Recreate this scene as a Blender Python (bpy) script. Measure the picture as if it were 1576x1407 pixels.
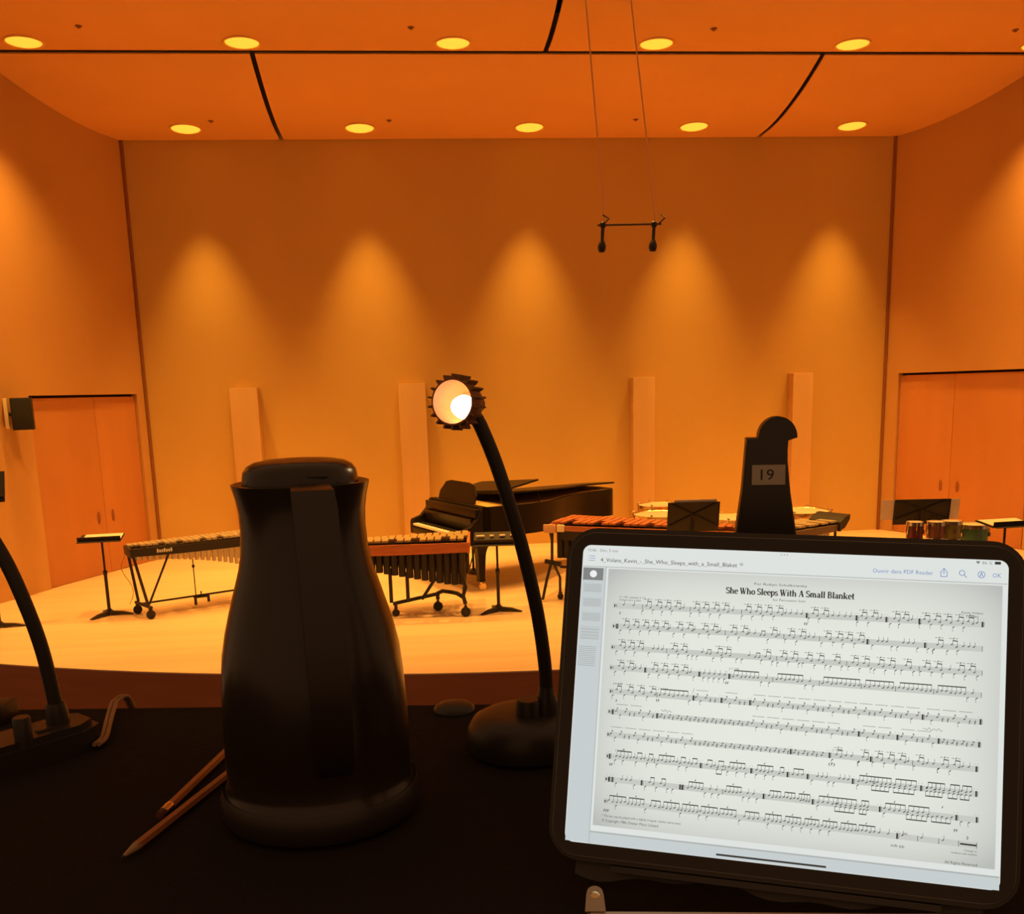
import bpy, bmesh, math, random
from mathutils import Vector, Matrix
random.seed(7)
scene = bpy.context.scene
for o in list(bpy.data.objects): bpy.data.objects.remove(o)
COL = scene.collection
PI = math.pi

# ------------------------------------------------------------------ camera
# origin = the eye of a person seated at the table; X right, Y towards the stage, Z up
YAW, PITCH, ROLL = 0.0875, 0.1944, 0.0278
fw = Vector((math.sin(YAW)*math.cos(PITCH), math.cos(YAW)*math.cos(PITCH), -math.sin(PITCH)))
r0 = Vector((math.cos(YAW), -math.sin(YAW), 0)); d0 = fw.cross(r0)
rt = math.cos(ROLL)*r0 + math.sin(ROLL)*d0; dn = -math.sin(ROLL)*r0 + math.cos(ROLL)*d0
cam = bpy.data.cameras.new('camera'); camo = bpy.data.objects.new('camera', cam); COL.objects.link(camo)
M3 = Matrix((rt, -dn, -fw)).transposed(); camo.matrix_world = M3.to_4x4()
cam.sensor_fit = 'HORIZONTAL'; cam.sensor_width = 36; cam.lens = 36*1501.6/1576
cam.shift_y = (898.4-703.5)/1576; cam.clip_start = .02; cam.clip_end = 100
scene.camera = camo
scene.view_settings.view_transform = 'Standard'; scene.view_settings.look = 'None'
scene.view_settings.exposure = 0.0; scene.view_settings.gamma = 1; scene.view_settings.use_curve_mapping = False

# ------------------------------------------------------------------ world: the dim rest of the hall
w = bpy.data.worlds.new('hall_dimness'); scene.world = w; w.use_nodes = True
w.node_tree.nodes['Background'].inputs[0].default_value = (1, .50, .22, 1)
w.node_tree.nodes['Background'].inputs[1].default_value = .31
LAMP_COL = (1, .50, .09)
LAMP_W = 1000          # each stage downlight
LAMP_BLEND = 1.0

# ------------------------------------------------------------------ materials
MATS = {}
def mat(name, col, rough=.5, metal=0, emit=None, estr=0, spec=.5, noise=None, bump=None, coat=0):
    if name in MATS: return MATS[name]
    m = bpy.data.materials.new(name); m.use_nodes = True; nt = m.node_tree
    b = nt.nodes['Principled BSDF']
    b.inputs['Base Color'].default_value = (*col, 1); b.inputs['Roughness'].default_value = rough
    b.inputs['Metallic'].default_value = metal; b.inputs['Specular IOR Level'].default_value = spec
    b.inputs['Coat Weight'].default_value = coat
    if emit: b.inputs['Emission Color'].default_value = (*emit, 1); b.inputs['Emission Strength'].default_value = estr
    if noise or bump:
        tc = nt.nodes.new('ShaderNodeTexCoord'); mp = nt.nodes.new('ShaderNodeMapping'); nt.links.new(tc.outputs['Object'], mp.inputs[0])
        nz = nt.nodes.new('ShaderNodeTexNoise'); nt.links.new(mp.outputs[0], nz.inputs['Vector'])
    if noise:
        sc, amt, detail = noise
        mp.inputs['Scale'].default_value = sc; nz.inputs['Scale'].default_value = 1; nz.inputs['Detail'].default_value = detail
        rp = nt.nodes.new('ShaderNodeValToRGB'); nt.links.new(nz.outputs['Fac'], rp.inputs[0])
        lo = tuple(c*(1-amt) for c in col); hi = tuple(min(1, c*(1+amt)) for c in col)
        rp.color_ramp.elements[0].position = .3; rp.color_ramp.elements[1].position = .7
        rp.color_ramp.elements[0].color = (*lo, 1); rp.color_ramp.elements[1].color = (*hi, 1)
        nt.links.new(rp.outputs[0], b.inputs['Base Color'])
    if bump:
        bsc, bst = bump
        n2 = nt.nodes.new('ShaderNodeTexNoise'); n2.inputs['Scale'].default_value = bsc; nt.links.new(tc.outputs['Object'], n2.inputs['Vector'])
        bp = nt.nodes.new('ShaderNodeBump'); bp.inputs['Strength'].default_value = bst; bp.inputs['Distance'].default_value = .01
        nt.links.new(n2.outputs['Fac'], bp.inputs['Height']); nt.links.new(bp.outputs[0], b.inputs['Normal'])
    MATS[name] = m; return m
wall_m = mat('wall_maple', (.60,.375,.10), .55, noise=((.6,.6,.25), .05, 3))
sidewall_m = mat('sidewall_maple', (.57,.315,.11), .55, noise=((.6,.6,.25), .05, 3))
pil_m = mat('pilaster_maple', (.62,.37,.145), .5, noise=((3,3,.4), .05, 3))
door_m = mat('door_veneer', (.56,.235,.075), .5, noise=((3,3,.3), .04, 3))
ceil_m = mat('ceiling_panel_maple', (.80,.42,.14), .6, noise=((.5,.8,1), .04, 3))
void_m = mat('void_dark', (.03,.015,.008), .9)
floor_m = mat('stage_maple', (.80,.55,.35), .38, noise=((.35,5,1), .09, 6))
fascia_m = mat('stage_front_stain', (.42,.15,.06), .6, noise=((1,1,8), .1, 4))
seam_m = mat('corner_seam', (.28,.10,.03), .8)
black_m = mat('black_metal', (.018,.014,.012), .45)
gloss_m = mat('piano_lacquer', (.012,.008,.006), .38, spec=.22)
rubber_m = mat('rubber', (.02,.018,.016), .7)
chrome_m = mat('chrome', (.75,.72,.68), .2, 1)
brass_m = mat('brass', (.8,.6,.3), .25, 1)
alu_m = mat('resonator_alu', (.72,.66,.55), .35, .8)
rose_m = mat('rosewood', (.42,.13,.06), .38, noise=((30,4,30), .2, 4))
rail_m = mat('rail_redwood', (.55,.17,.06), .4, noise=((4,30,30), .12, 4))
padauk_m = mat('pale_bars', (.42,.30,.15), .3, noise=((30,4,30), .12, 4))
vibbar_m = mat('vibraphone_bars', (.70,.60,.42), .32, .6)
paper_m = mat('paper', (.74,.60,.48), .7)
ivory_m = mat('ivory', (.85,.80,.68), .35)
head_m = mat('drum_head', (.64,.46,.33), .5)
cloth_m = mat('black_cloth', (.020,.015,.012), .95, spec=.1, bump=(180,.15))
plastic_m = mat('thermos_plastic', (.022,.014,.009), .24, noise=((9,9,9), .08, 2))
plast2_m = mat('matte_plastic', (.026,.020,.016), .42)

# ------------------------------------------------------------------ mesh helpers
class MB:
    def __init__(s): s.bm = bmesh.new()
    def box(s, c, size, rot=None, bev=0):
        r = bmesh.ops.create_cube(s.bm, size=1); vs = r['verts']
        M = Matrix.Translation(Vector(c)) @ ((rot if rot else Matrix.Identity(3)).to_4x4()) @ Matrix.Diagonal((*size, 1))
        bmesh.ops.transform(s.bm, matrix=M, verts=vs)
        if bev:
            es = list({e for v in vs for e in v.link_edges})
            bmesh.ops.bevel(s.bm, geom=es, offset=bev, segments=2, affect='EDGES', profile=.6)
        return s
    def tube(s, pts, r, n=10, cap=True):
        pts = [Vector(p) for p in pts]; rs = r if isinstance(r, (list, tuple)) else [r]*len(pts)
        rings = []; up = None
        for i, p in enumerate(pts):
            t = (pts[min(i+1, len(pts)-1)] - pts[max(i-1, 0)]).normalized()
            if up is None: up = Vector((0,0,1)) if abs(t.z) < .9 else Vector((0,1,0))
            a = t.cross(up).normalized(); b = a.cross(t).normalized(); up = b
            rings.append([s.bm.verts.new(p + rs[i]*(math.cos(2*PI*k/n)*a + math.sin(2*PI*k/n)*b)) for k in range(n)])
        for A, B in zip(rings, rings[1:]):
            for k in range(n): s.bm.faces.new((A[k], A[(k+1)%n], B[(k+1)%n], B[k]))
        if cap: s.bm.faces.new(rings[0][::-1]); s.bm.faces.new(rings[-1])
        return s
    def lathe(s, prof, n=32, M=None, cap=True):
        rings = []; new = []
        for r, z in prof:
            if r < 1e-6: v = s.bm.verts.new((0,0,z)); rings.append([v]); new.append(v)
            else:
                ring = [s.bm.verts.new((r*math.cos(2*PI*k/n), r*math.sin(2*PI*k/n), z)) for k in range(n)]
                rings.append(ring); new += ring
        for A, B in zip(rings, rings[1:]):
            for k in range(n):
                a0, a1 = A[k%len(A)], A[(k+1)%len(A)]; b0, b1 = B[k%len(B)], B[(k+1)%len(B)]
                f = []
                for v in (a0, a1, b1, b0):
                    if v not in f: f.append(v)
                if len(f) > 2: s.bm.faces.new(f)
        if cap:
            if len(rings[0]) > 1: s.bm.faces.new(rings[0][::-1])
            if len(rings[-1]) > 1: s.bm.faces.new(rings[-1])
        if M is not None: bmesh.ops.transform(s.bm, matrix=M, verts=new)
        return s
    def prism(s, poly, z0, z1, M=None):
        A = [s.bm.verts.new((x, y, z0)) for x, y in poly]; B = [s.bm.verts.new((x, y, z1)) for x, y in poly]
        n = len(poly)
        s.bm.faces.new(A[::-1]); s.bm.faces.new(B)
        for k in range(n): s.bm.faces.new((A[k], A[(k+1)%n], B[(k+1)%n], B[k]))
        if M is not None: bmesh.ops.transform(s.bm, matrix=M, verts=A+B)
        return s
    def quad(s, pts, mi=0):
        f = s.bm.faces.new([s.bm.verts.new(p) for p in pts]); f.material_index = mi; return s
    def build(s, name, m, parent=None, smooth=True, loc=None, rotz=0):
        me = bpy.data.meshes.new(name); bmesh.ops.recalc_face_normals(s.bm, faces=s.bm.faces); s.bm.to_mesh(me); s.bm.free()
        for x in (m if isinstance(m, (list, tuple)) else [m]): me.materials.append(x)
        if smooth:
            for p in me.polygons: p.use_smooth = True
            try: me.set_sharp_from_angle(angle=math.radians(38))
            except Exception: pass
        o = bpy.data.objects.new(name, me); COL.objects.link(o)
        if parent: o.parent = parent
        if loc is not None: o.location = loc
        o.rotation_euler.z = rotz
        return o
def tag(o, label=None, cat=None, group=None, kind=None):
    if label: o['label'] = label
    if cat: o['category'] = cat
    if group: o['group'] = group
    if kind: o['kind'] = kind
    return o
def thing(name, label, cat, loc=(0,0,0), rotz=0, group=None):
    o = bpy.data.objects.new(name, None); COL.objects.link(o); o.empty_display_size = .05
    o.location = loc; o.rotation_euler.z = rotz; return tag(o, label, cat, group)
def inst(name, me, parent, loc, scale=(1,1,1), rotz=0):
    o = bpy.data.objects.new(name, me); COL.objects.link(o); o.parent = parent
    o.location = loc; o.scale = scale; o.rotation_euler.z = rotz; return o
def unit_mesh(kind, m):
    b = MB()
    if kind == 'bar': b.box((0,0,0), (1,1,1))
    else: b.lathe([(.5,-1),(.5,0)], 10)
    o = b.build('unit', m); me = o.data; bpy.data.objects.remove(o)
    return me
def struct(o): o['kind'] = 'structure'; return o

# ================================================================== THE ROOM
FZ = -2.70                      # stage floor level
YB, XL, XR = 17.28, -4.61, 8.37 # back wall line and its two corners
SP = .37                        # splay of the side walls
XC = (XL+XR)/2
def wall_x(y, side):            # x of a side wall at depth y
    return XL-(YB-y)*math.tan(SP) if side < 0 else XR+(YB-y)*math.tan(SP)

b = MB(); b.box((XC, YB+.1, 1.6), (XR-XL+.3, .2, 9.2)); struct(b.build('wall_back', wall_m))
# side walls with an opening for the double doors; local x runs along the wall from the back corner, y = into the wall
def side_wall(side, name, d0_, d1_):
    s = -1 if side < 0 else 1
    ang = math.atan2(-math.cos(SP), s*math.sin(SP))
    loc = (XL if s < 0 else XR, YB, 0)
    n = s     # local +y * n points out of the room
    T = .16; L = 9.0; top = 6.1; dh = FZ+2.83
    b = MB()
    b.box((d0_/2, n*T/2, (FZ+top)/2), (d0_, T, top-FZ))
    b.box(((d0_+d1_)/2, n*T/2, (dh+top)/2), (d1_-d0_, T, top-dh))
    b.box(((d1_+L)/2, n*T/2, (FZ+top)/2), (L-d1_, T, top-FZ))
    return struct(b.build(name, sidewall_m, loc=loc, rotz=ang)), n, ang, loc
def double_door(idx, loc, ang, n, d0_, d1_, dm, label):
    dh = 2.83; rec = .05
    e = bpy.data.objects.new('door_%d' % idx, None); COL.objects.link(e); e.location = (loc[0], loc[1], FZ); e.rotation_euler.z = ang
    struct(e)
    for a, c, hx in ((d0_+.012, dm-.004, dm-.17), (dm+.004, d1_-.05, dm+.17)):
        l = MB().box(((a+c)/2, n*(rec+.02), .006+(dh-.046)/2), (c-a, .04, dh-.046), bev=.003).build('door_leaf', door_m, e)
        h = MB(); hz = .91
        h.lathe([(0,0),(.045,.0),(.05,.012),(.03,.02),(0,.022)], 20, Matrix.Translation((hx, n*rec, hz)) @ Matrix.Diagonal((.6,1,2.0,1)) @ Matrix.Rotation(PI/2*n, 4, 'X'))
        h.build('door_pull', seam_m, l)
    j = MB(); j.box(((d0_+d1_)/2, n*.13, dh/2), (d1_-d0_, .03, dh)); j.build('door_shade_backing', void_m, e)  # dark sheet showing in the leaf gaps as painted recess shadow
for side, nm, d0_, d1_, dm, i in ((-1,'wall_left', .22, 2.66, 1.24, 1), (1,'wall_right', .30, 2.94, 1.46, 2)):
    wobj, n, ang, loc = side_wall(side, nm, d0_, d1_)
    double_door(i, loc, ang, n, d0_, d1_, dm, nm)
# dark joints where the back wall meets the side walls
for i, (x, s) in enumerate(((XL, 1), (XR, -1))):
    t = MB().box((x+s*.020, YB-.02, (FZ+4.16)/2), (.036, .04, 4.16-FZ)); struct(t.build('trim_%d' % (i+1), seam_m))

# stage floor with its bowed front edge
RC = 16.3; yc = 9.18+RC
arc = []
for k in range(41):
    x = 1.88 + (-9.6 + 19.2*k/40); arc.append((x, yc-math.sqrt(RC*RC-(x-1.88)**2)))
poly = arc + [(wall_x(arc[-1][1], 1)+.6, arc[-1][1]), (XR+.3, YB+.15), (XL-.3, YB+.15), (wall_x(arc[0][1], -1)-.6, arc[0][1])]
poly = [p for i, p in enumerate(poly) if i == 0 or (Vector(p)-Vector(poly[i-1])).length > 1e-4]
struct(MB().prism(poly, FZ-.015, FZ).build('floor', floor_m))
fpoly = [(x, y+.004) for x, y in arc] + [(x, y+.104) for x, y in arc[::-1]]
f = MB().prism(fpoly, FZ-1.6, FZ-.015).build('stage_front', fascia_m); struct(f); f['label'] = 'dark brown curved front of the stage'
# auditorium floor: a level terrace for the table, then the rake down to the stage
b = MB(); A = [(-9,-1.5,-1.09),(11,-1.5,-1.09),(11,1.5,-1.09),(-9,1.5,-1.09),(11,12,-4.6),(-9,12,-4.6)]
vs = [b.bm.verts.new(p) for p in A]; b.bm.faces.new(vs[:4]); b.bm.faces.new((vs[3], vs[2], vs[4], vs[5]))
hf = b.build('floor_auditorium', mat('hall_carpet', (.07,.025,.012), .95, bump=(60,.3)), smooth=False); struct(hf)

# ceiling: dark void with three bowed rows of hung panels
ce = struct(MB().box((XC, 13.2, 6.1), (26, 9.6, .1)).build('ceiling', void_m))
def row_prof(zb, ys):           # height of a row of panels at depth y
    return lambda y: zb + .10*max(ys-y, 0)**1.8
ROWS = [(17.27, 14.60, row_prof(4.13, 16.9), (-2.05, 5.93)),
        (14.40, 12.15, row_prof(4.56, 14.1), (-6.1, 1.93, 9.95)),
        (12.02, 9.60, row_prof(4.90, 11.7), (-2.05, 5.93))]
for y0, y1, pf, seams in ROWS:
    N = 18; ys = [y0+(y1-y0)*k/N for k in range(N+1)]
    cuts = [None] + list(seams) + [None]
    for a, c in zip(cuts, cuts[1:]):
        b = MB(); top = []; bot = []
        for y in ys:
            xa = wall_x(y, -1)+.004 if a is None else a+.035
            xb = wall_x(y, 1)-.004 if c is None else c-.035
            xa = max(xa, wall_x(y, -1)+.004); xb = min(xb, wall_x(y, 1)-.004)
            z = pf(y)
            bot.append((b.bm.verts.new((xa, y, z)), b.bm.verts.new((xb, y, z)))); top.append((b.bm.verts.new((xa, y, z+.02)), b.bm.verts.new((xb, y, z+.02))))
        for k in range(N):
            b.bm.faces.new((bot[k][0], bot[k][1], bot[k+1][1], bot[k+1][0])); b.bm.faces.new((top[k][1], top[k][0], top[k+1][0], top[k+1][1]))
            b.bm.faces.new((bot[k][0], bot[k+1][0], top[k+1][0], top[k][0])); b.bm.faces.new((bot[k+1][1], bot[k][1], top[k][1], top[k+1][1]))
        b.bm.faces.new((bot[0][0], top[0][0], top[0][1], bot[0][1])); b.bm.faces.new((bot[N][1], top[N][1], top[N][0], bot[N][0]))
        b.build('ceiling_panel', ceil_m, ce)
# downlights: trim, glowing diffuser and the lamp itself
emit_m = mat('lamp_diffuser', (.9,.6,.2), .5, emit=(1,.42,.035), estr=1.35)
trim_m = mat('lamp_trim', (.85,.5,.15), .4)
def slope(pf, y): return math.atan2(pf(y-.05)-pf(y+.05), .1)
def downlight(x, y, pf, label, group, cone, power=1):
    z = pf(y); t = thing('ceiling_downlight', label, 'ceiling light', (x, y, z), 0, group); t.rotation_euler.x = -slope(pf, y)
    MB().lathe([(.215,-.002),(.225,-.014),(.245,-.012),(.25,.0),(.25,.03),(.215,.03)], 40, cap=False).build('trim_ring', trim_m, t)
    MB().lathe([(0,-.030),(.10,-.027),(.18,-.017),(.214,-.004),(.214,.02),(0,.02)], 40).build('diffuser', emit_m, t)
    L = bpy.data.lights.new('lamp_beam', 'SPOT'); L.energy = LAMP_W*power; L.color = LAMP_COL; L.spot_size = math.radians(cone); L.spot_blend = LAMP_BLEND; L.shadow_soft_size = .12
    lo = bpy.data.objects.new('lamp_beam', L); COL.objects.link(lo); lo.location = (x, y, z-.05-.0)
ORD = ['leftmost', 'second from the left', 'third from the left', 'fourth from the left', 'fifth from the left', 'rightmost']
for i, x in enumerate((-3.43,-.75,1.94,4.63,7.29)):
    downlight(x, 16.62, ROWS[0][2], 'glowing round downlight, %s, in the ceiling row nearest the back wall' % (ORD[i] if i < 4 else 'rightmost'), 'downlights of the back row', 53, 1.15)
for i, x in enumerate((-4.84,-2.10,.65,3.40,6.15,8.85)):
    downlight(x, 14.10, ROWS[1][2], 'glowing round downlight, %s, in the upper ceiling row' % ORD[i], 'downlights of the upper row', 94, .95)
for i, x in enumerate((-6.1,-3.43,-.75,1.94,4.63,7.29,9.9)):
    downlight(x, 11.65, ROWS[2][2], '%s round downlight over the front of the stage, above the picture' % ['leftmost','second','third','fourth','fifth','sixth','rightmost'][i], 'downlights over the stage front', 100)
# small sprinkler heads
spk_m = mat('sprinkler', (.30,.12,.045), .6)
def sprinkler(x, y, pf, label):
    t = MB().lathe([(.045,0),(.042,-.006),(.016,-.010),(.014,-.020),(.024,-.023),(0,-.025)], 14).build('sprinkler', spk_m, loc=(x, y, pf(y)))
    tag(t, label, 'sprinkler', 'ceiling sprinklers')
for x, wd in ((-4.0,'left of the second upper downlight'),(.1,'left of the third upper downlight'),(4.05,'right of the fourth upper downlight'),(8.2,'beside the rightmost upper downlight')):
    sprinkler(x, 13.62, ROWS[1][2], 'tiny dark sprinkler head %s' % wd)
for x, wd in ((-2.98,'right of the leftmost back downlight'),(-.28,'right of the second back downlight'),(3.6,'left of the fourth back downlight')):
    sprinkler(x, 16.3, ROWS[0][2], 'tiny faint sprinkler head %s' % wd)
# four pilasters standing against the back wall
for x, wd, tl in ((-2.935,.455,'pale wooden pilaster nearest the left door'),(-.125,.46,'pale wooden pilaster behind the lamp and piano keyboard'),(3.885,.385,'pale wooden pilaster behind the piano tail'),(6.735,.36,'pale wooden pilaster nearest the right wall')):
    p = thing('wall_pilaster', tl, 'pilaster', (x, YB-.15, FZ), 0, 'pilasters along the back wall')
    MB().box((0,0,1.44), (wd,.29,2.88), bev=.006).build('shaft', pil_m, p)
    MB().box((0,-.004,.06), (wd+.012,.30,.12), bev=.004).build('plinth', pil_m, p)

# ================================================================== ON THE STAGE
def stand_base(t, r=.30, rot=0, hub=.055):
    # three flat sheet-metal legs rising to a hub
    for k in range(3):
        a = rot+2*PI*k/3; c, s = math.cos(a), math.sin(a); l = MB()
        P = lambda u, v, z: (u*c-v*s, u*s+v*c, z)
        top = [(.0,.03,hub+.03),(.05,.028,hub),(r*.55,.03,.045),(r,.022,.012)]
        up = [l.bm.verts.new(P(u,v,z)) for u,v,z in top]; un = [l.bm.verts.new(P(u,-v,z)) for u,v,z in top]
        lo = [l.bm.verts.new(P(u,v,max(z-.05*(1-u/r)-.008,0))) for u,v,z in top]; ln = [l.bm.verts.new(P(u,-v,max(z-.05*(1-u/r)-.008,0))) for u,v,z in top]
        for i in range(3):
            l.bm.faces.new((up[i],up[i+1],un[i+1],un[i])); l.bm.faces.new((lo[i+1],lo[i],ln[i],ln[i+1]))
            l.bm.faces.new((up[i+1],up[i],lo[i],lo[i+1])); l.bm.faces.new((un[i],un[i+1],ln[i+1],ln[i]))
        l.bm.faces.new((up[3],lo[3],ln[3],un[3])); l.bm.faces.new((up[0],un[0],ln[0],lo[0]))
        l.build('leg', black_m, t, smooth=False)
def music_stand(x, y, rotz, h, tilt, label, w=.52, dh=.34, xbrace=False, legrot=.4):
    # local -y = the side the reader stands on; tilt from horizontal
    t = thing('music_stand', label, 'music stand', (x, y, FZ), rotz, 'black music stands on the stage')
    stand_base(t, rot=legrot)
    p = MB(); p.tube([(0,0,.06),(0,0,h*.55)], .021, 12); p.build('lower_pole', black_m, t)
    p = MB(); p.tube([(0,0,h*.5),(0,0,h-.03)], .014, 12); p.build('upper_pole', black_m, t)
    MB().lathe([(.024,0),(.027,.01),(.027,.05),(.022,.06)], 14).build('collar', black_m, t, loc=(0,0,h*.55-.03))
    R = Matrix.Rotation(tilt, 3, 'X')
    d = MB(); d.box((0,0,0), (w, dh, .006), bev=.002)
    d.box((0,dh/2-.004,-.006), (w,.008,.014)); d.box((-w/2+.004,0,-.006), (.008,dh,.014)); d.box((w/2-.004,0,-.006), (.008,dh,.014))
    bmesh.ops.transform(d.bm, matrix=Matrix.Translation((0,0,h)) @ R.to_4x4(), verts=d.bm.verts); desk = d.build('desk', black_m, t, smooth=False)
    l = MB(); l.box((0,-dh/2,.027), (w,.005,.06)); l.box((0,-dh/2-.03,.0), (w,.06,.005))
    bmesh.ops.transform(l.bm, matrix=Matrix.Translation((0,0,h)) @ R.to_4x4(), verts=l.bm.verts); l.build('ledge', black_m, t, smooth=False)
    s = MB(); s.tube([(0,0,h-.05),(0,.015,h-.02),tuple(Vector((0,0,h))+R@Vector((0,0,-.012)))], .013, 10); s.build('tilt_joint', black_m, t)
    if xbrace:      # pressed cross on the back of the desk
        for sg in (-1, 1):
            q = MB(); q.box((0,0,-.010), (math.hypot(w,dh)*.9,.022,.012), Matrix.Rotation(sg*math.atan2(dh,w), 3, 'Z'))
            bmesh.ops.transform(q.bm, matrix=Matrix.Translation((0,0,h)) @ R.to_4x4(), verts=q.bm.verts); q.build('cross_rib', mat('rib_black', (.008,.006,.005), .6), t, smooth=False)
    return t
def sheet(x, y, z, rotz, tilt, w, h, off, label):
    o = MB().box((off[0], off[1], .0055+off[2]), (w, h, .003)).build('sheet_music', paper_m, smooth=False); o.location = (x, y, z)
    o.rotation_euler = (tilt, 0, rotz); tag(o, label, 'sheet music', 'sheets of music on the stands'); return o

# stands
music_stand(-4.12, 12.76, .10, 1.015, .16, 'black music stand with flat desk standing by the left door', w=.52, dh=.30, legrot=-.1)
sheet(-4.12, 12.76, FZ+1.015, .10, .16, .46, .24, (.02,.02,0), 'pale sheet lying on the flat stand by the left door')
music_stand(-5.30, 12.30, .1, 1.77, 1.25, 'tall black music stand cut off by the left picture edge', w=.52, dh=.32, legrot=.05)
music_stand(.87, 11.92, -.1, .93, .30, 'black music stand with low flat desk in front of the grand piano', w=.56, dh=.34, legrot=-.25)
for k, (u, wd) in enumerate(((-.2,.10),(-.06,.05),(.07,.07),(.2,.06))):
    o = MB().tube([(-wd/2,0,0),(wd/2,0,0)], .016, 8).build('mallet_head', mat('mallet_wrap', (.75,.62,.45), .8)); o.location = (.87+u, 11.92-.02*u, FZ+.955); tag(o, ['longest pale bundle','second pale bundle','third pale bundle','rightmost pale bundle'][k]+' on the flat stand before the piano', 'mallet', 'pale bundles on the stand before the piano')
music_stand(3.15, 11.2, PI-.09, 1.22, 1.33, 'black music stand with crossed ribs on its back, before the long marimba', w=.61, dh=.31, xbrace=True)
sheet(3.15, 11.2, FZ+1.22, PI-.09, 1.33, .50, .30, (-.02,.035,.002), 'pale sheets peeking over the top of the stand before the long marimba')
music_stand(6.28, 11.80, PI-.13, 1.09, 1.42, 'black music stand with crossed ribs and pages sticking out both sides', w=.70, dh=.27, xbrace=True)
sheet(6.28, 11.80, FZ+1.09, PI-.13, 1.42, .98, .26, (.02,.0,.002), 'wide pale pages sticking out behind the right stand')
music_stand(6.67, 10.62, .10, 1.06, .12, 'black music stand with flat desk at the right picture edge', w=.55, dh=.32, legrot=.2)
sheet(6.65, 10.60, FZ+1.06, .10, .12, .50, .27, (.0,.01,.004), 'pale sheet lying on the flat stand at the right edge')

# mallet keyboard instruments ------------------------------------------------
U_TUBE_B = unit_mesh('tube', black_m); U_TUBE_A = unit_mesh('tube', alu_m)
U_ROSE = unit_mesh('bar', rose_m); U_PALE = unit_mesh('bar', padauk_m); U_VIB = unit_mesh('bar', vibbar_m)
def caster(parent, x, y, r=.055):
    w_ = MB(); w_.lathe([(0,-.016),(r*.55,-.018),(r,-.012),(r,.012),(r*.55,.018),(0,.016)], 18, Matrix.Translation((x, y, r)) @ Matrix.Rotation(PI/2, 4, 'X') @ Matrix.Rotation(.3, 4, 'Y'))
    c = w_.build('caster_wheel', rubber_m, parent)
    f = MB(); f.box((x, y-.024, r+.02), (.03,.005,.075)); f.box((x, y+.024, r+.02), (.03,.005,.075)); f.box((x, y, r*2+.008), (.04,.055,.012)); f.tube([(x,y,r*2),(x,y,r*2+.05)], .011, 8)
    f.build('fork', black_m, c, smooth=False)
ACC = (1,1,0,1,1,1,0)      # where accidentals sit between naturals
def mallet_keyboard(t, L, w_hi, w_lo, H, nat, low_right, barme, tubeme, railm, res_len, rail_h=.09, tube=.97):
    """local origin: front rail's left end on the floor; x along the front rail, +y away from it (towards the player)"""
    wl, wr = (w_hi, w_lo) if low_right else (w_lo, w_hi)
    W = lambda u: wl+(wr-wl)*u
    f = MB()        # front rail facing the hall
    n = 14
    def rail(name, y0, y1, z, hgt, m, sag=0):
        b = MB(); rows = []
        for i in range(n+1):
            u = i/n; x = u*L; yy = y0+(y1-y0)*u; zz = z-sag*4*u*(1-u)
            rows.append([b.bm.verts.new(p) for p in ((x,yy-.014,zz),(x,yy+.014,zz),(x,yy+.014,z+hgt),(x,yy-.014,z+hgt))])
        for A, B in zip(rows, rows[1:]):
            for k in range(4): b.bm.faces.new((A[k],A[(k+1)%4],B[(k+1)%4],B[k]))
        b.bm.faces.new(rows[0]); b.bm.faces.new(rows[-1][::-1])
        return b.build(name, m, t)
    rail('front_rail', 0, 0, H-rail_h, rail_h-.01, railm, .012)
    rail('back_rail', wl, wr, H-rail_h, rail_h-.015, railm)
    rail('middle_rail', wl*.46, wr*.46, H-.06, .03, black_m)
    for x, wd in ((0, wl), (L, wr)):
        MB().box((x, wd/2, H-rail_h/2-.01), (.035, wd+.03, rail_h+.01), bev=.006).build('end_block', railm if railm is not black_m else black_m, t)
    du = 1/nat
    for i in range(nat):
        u = (i+.5)*du; wd = W(u); bw = L*du*.80
        inst('bar', barme, t, (u*L, wd*.74, H+.005), (bw, wd*.50, .022))
        rl = res_len(u)
        inst('resonator', tubeme, t, (u*L, wd*.72, H-.045), (L*du*tube, L*du*tube, max(rl*.9, .06)))
        if i < nat-1 and ACC[(i if low_right is False else nat-2-i) % 7]:
            u2 = (i+1)*du; w2 = W(u2)
            inst('bar', barme, t, (u2*L, w2*.235, H+.030), (bw, w2*.44, .022))
        u2 = (i+1)*du
        if i < nat-1: inst('resonator', tubeme, t, (u2*L, W(u2)*.24, H-.06), (L*du*tube, L*du*tube, max(res_len(u2), .05)))
def posts(t, name, pts, r, m=black_m):
    return MB().tube(pts, r, 8).build(name, m, t)

# vibraphone at the left
ang = math.atan2(.595, 1.206)
t = thing('vibraphone', 'black-framed vibraphone with metal bars standing at the left of the stage', 'vibraphone', (-3.66, 12.40, FZ), ang)
mallet_keyboard(t, 1.64, .42, .74, .905, 22, True, U_VIB, U_TUBE_A, black_m, lambda u: .105+.05*u+.24*u**2.2, rail_h=.105, tube=.74)
for y in (.03, .37):
    posts(t, 'leg', [(.02,y,.80),(.135-.15*y,-.045+1.02*y,.17)], .019); posts(t, 'leg', [(1.62,y*1.7,.80),(1.58,y*1.7,.17)], .019)
posts(t, 'foot_beam', [(.150,-.09,.15),(.060,.40,.15)], .022); caster(t, .143, -.07, .058); caster(t, .067, .363, .058)
for x, k in ((1.58,1.7),):
    MB().box((x, .20*k, .155), (.05,.42*k,.035), bev=.006).build('foot_beam', black_m, t)
    caster(t, x, .02, .058); caster(t, x, .385*k, .058)
posts(t, 'brace', [(.15,.02,.17),(.46,.02,.82)], .014); posts(t, 'lower_rail', [(.10,.20,.16),(1.58,.34,.16)], .013)
posts(t, 'damper_rod', [(.79,.25,.10),(.79,.25,.82)], .007)
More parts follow.
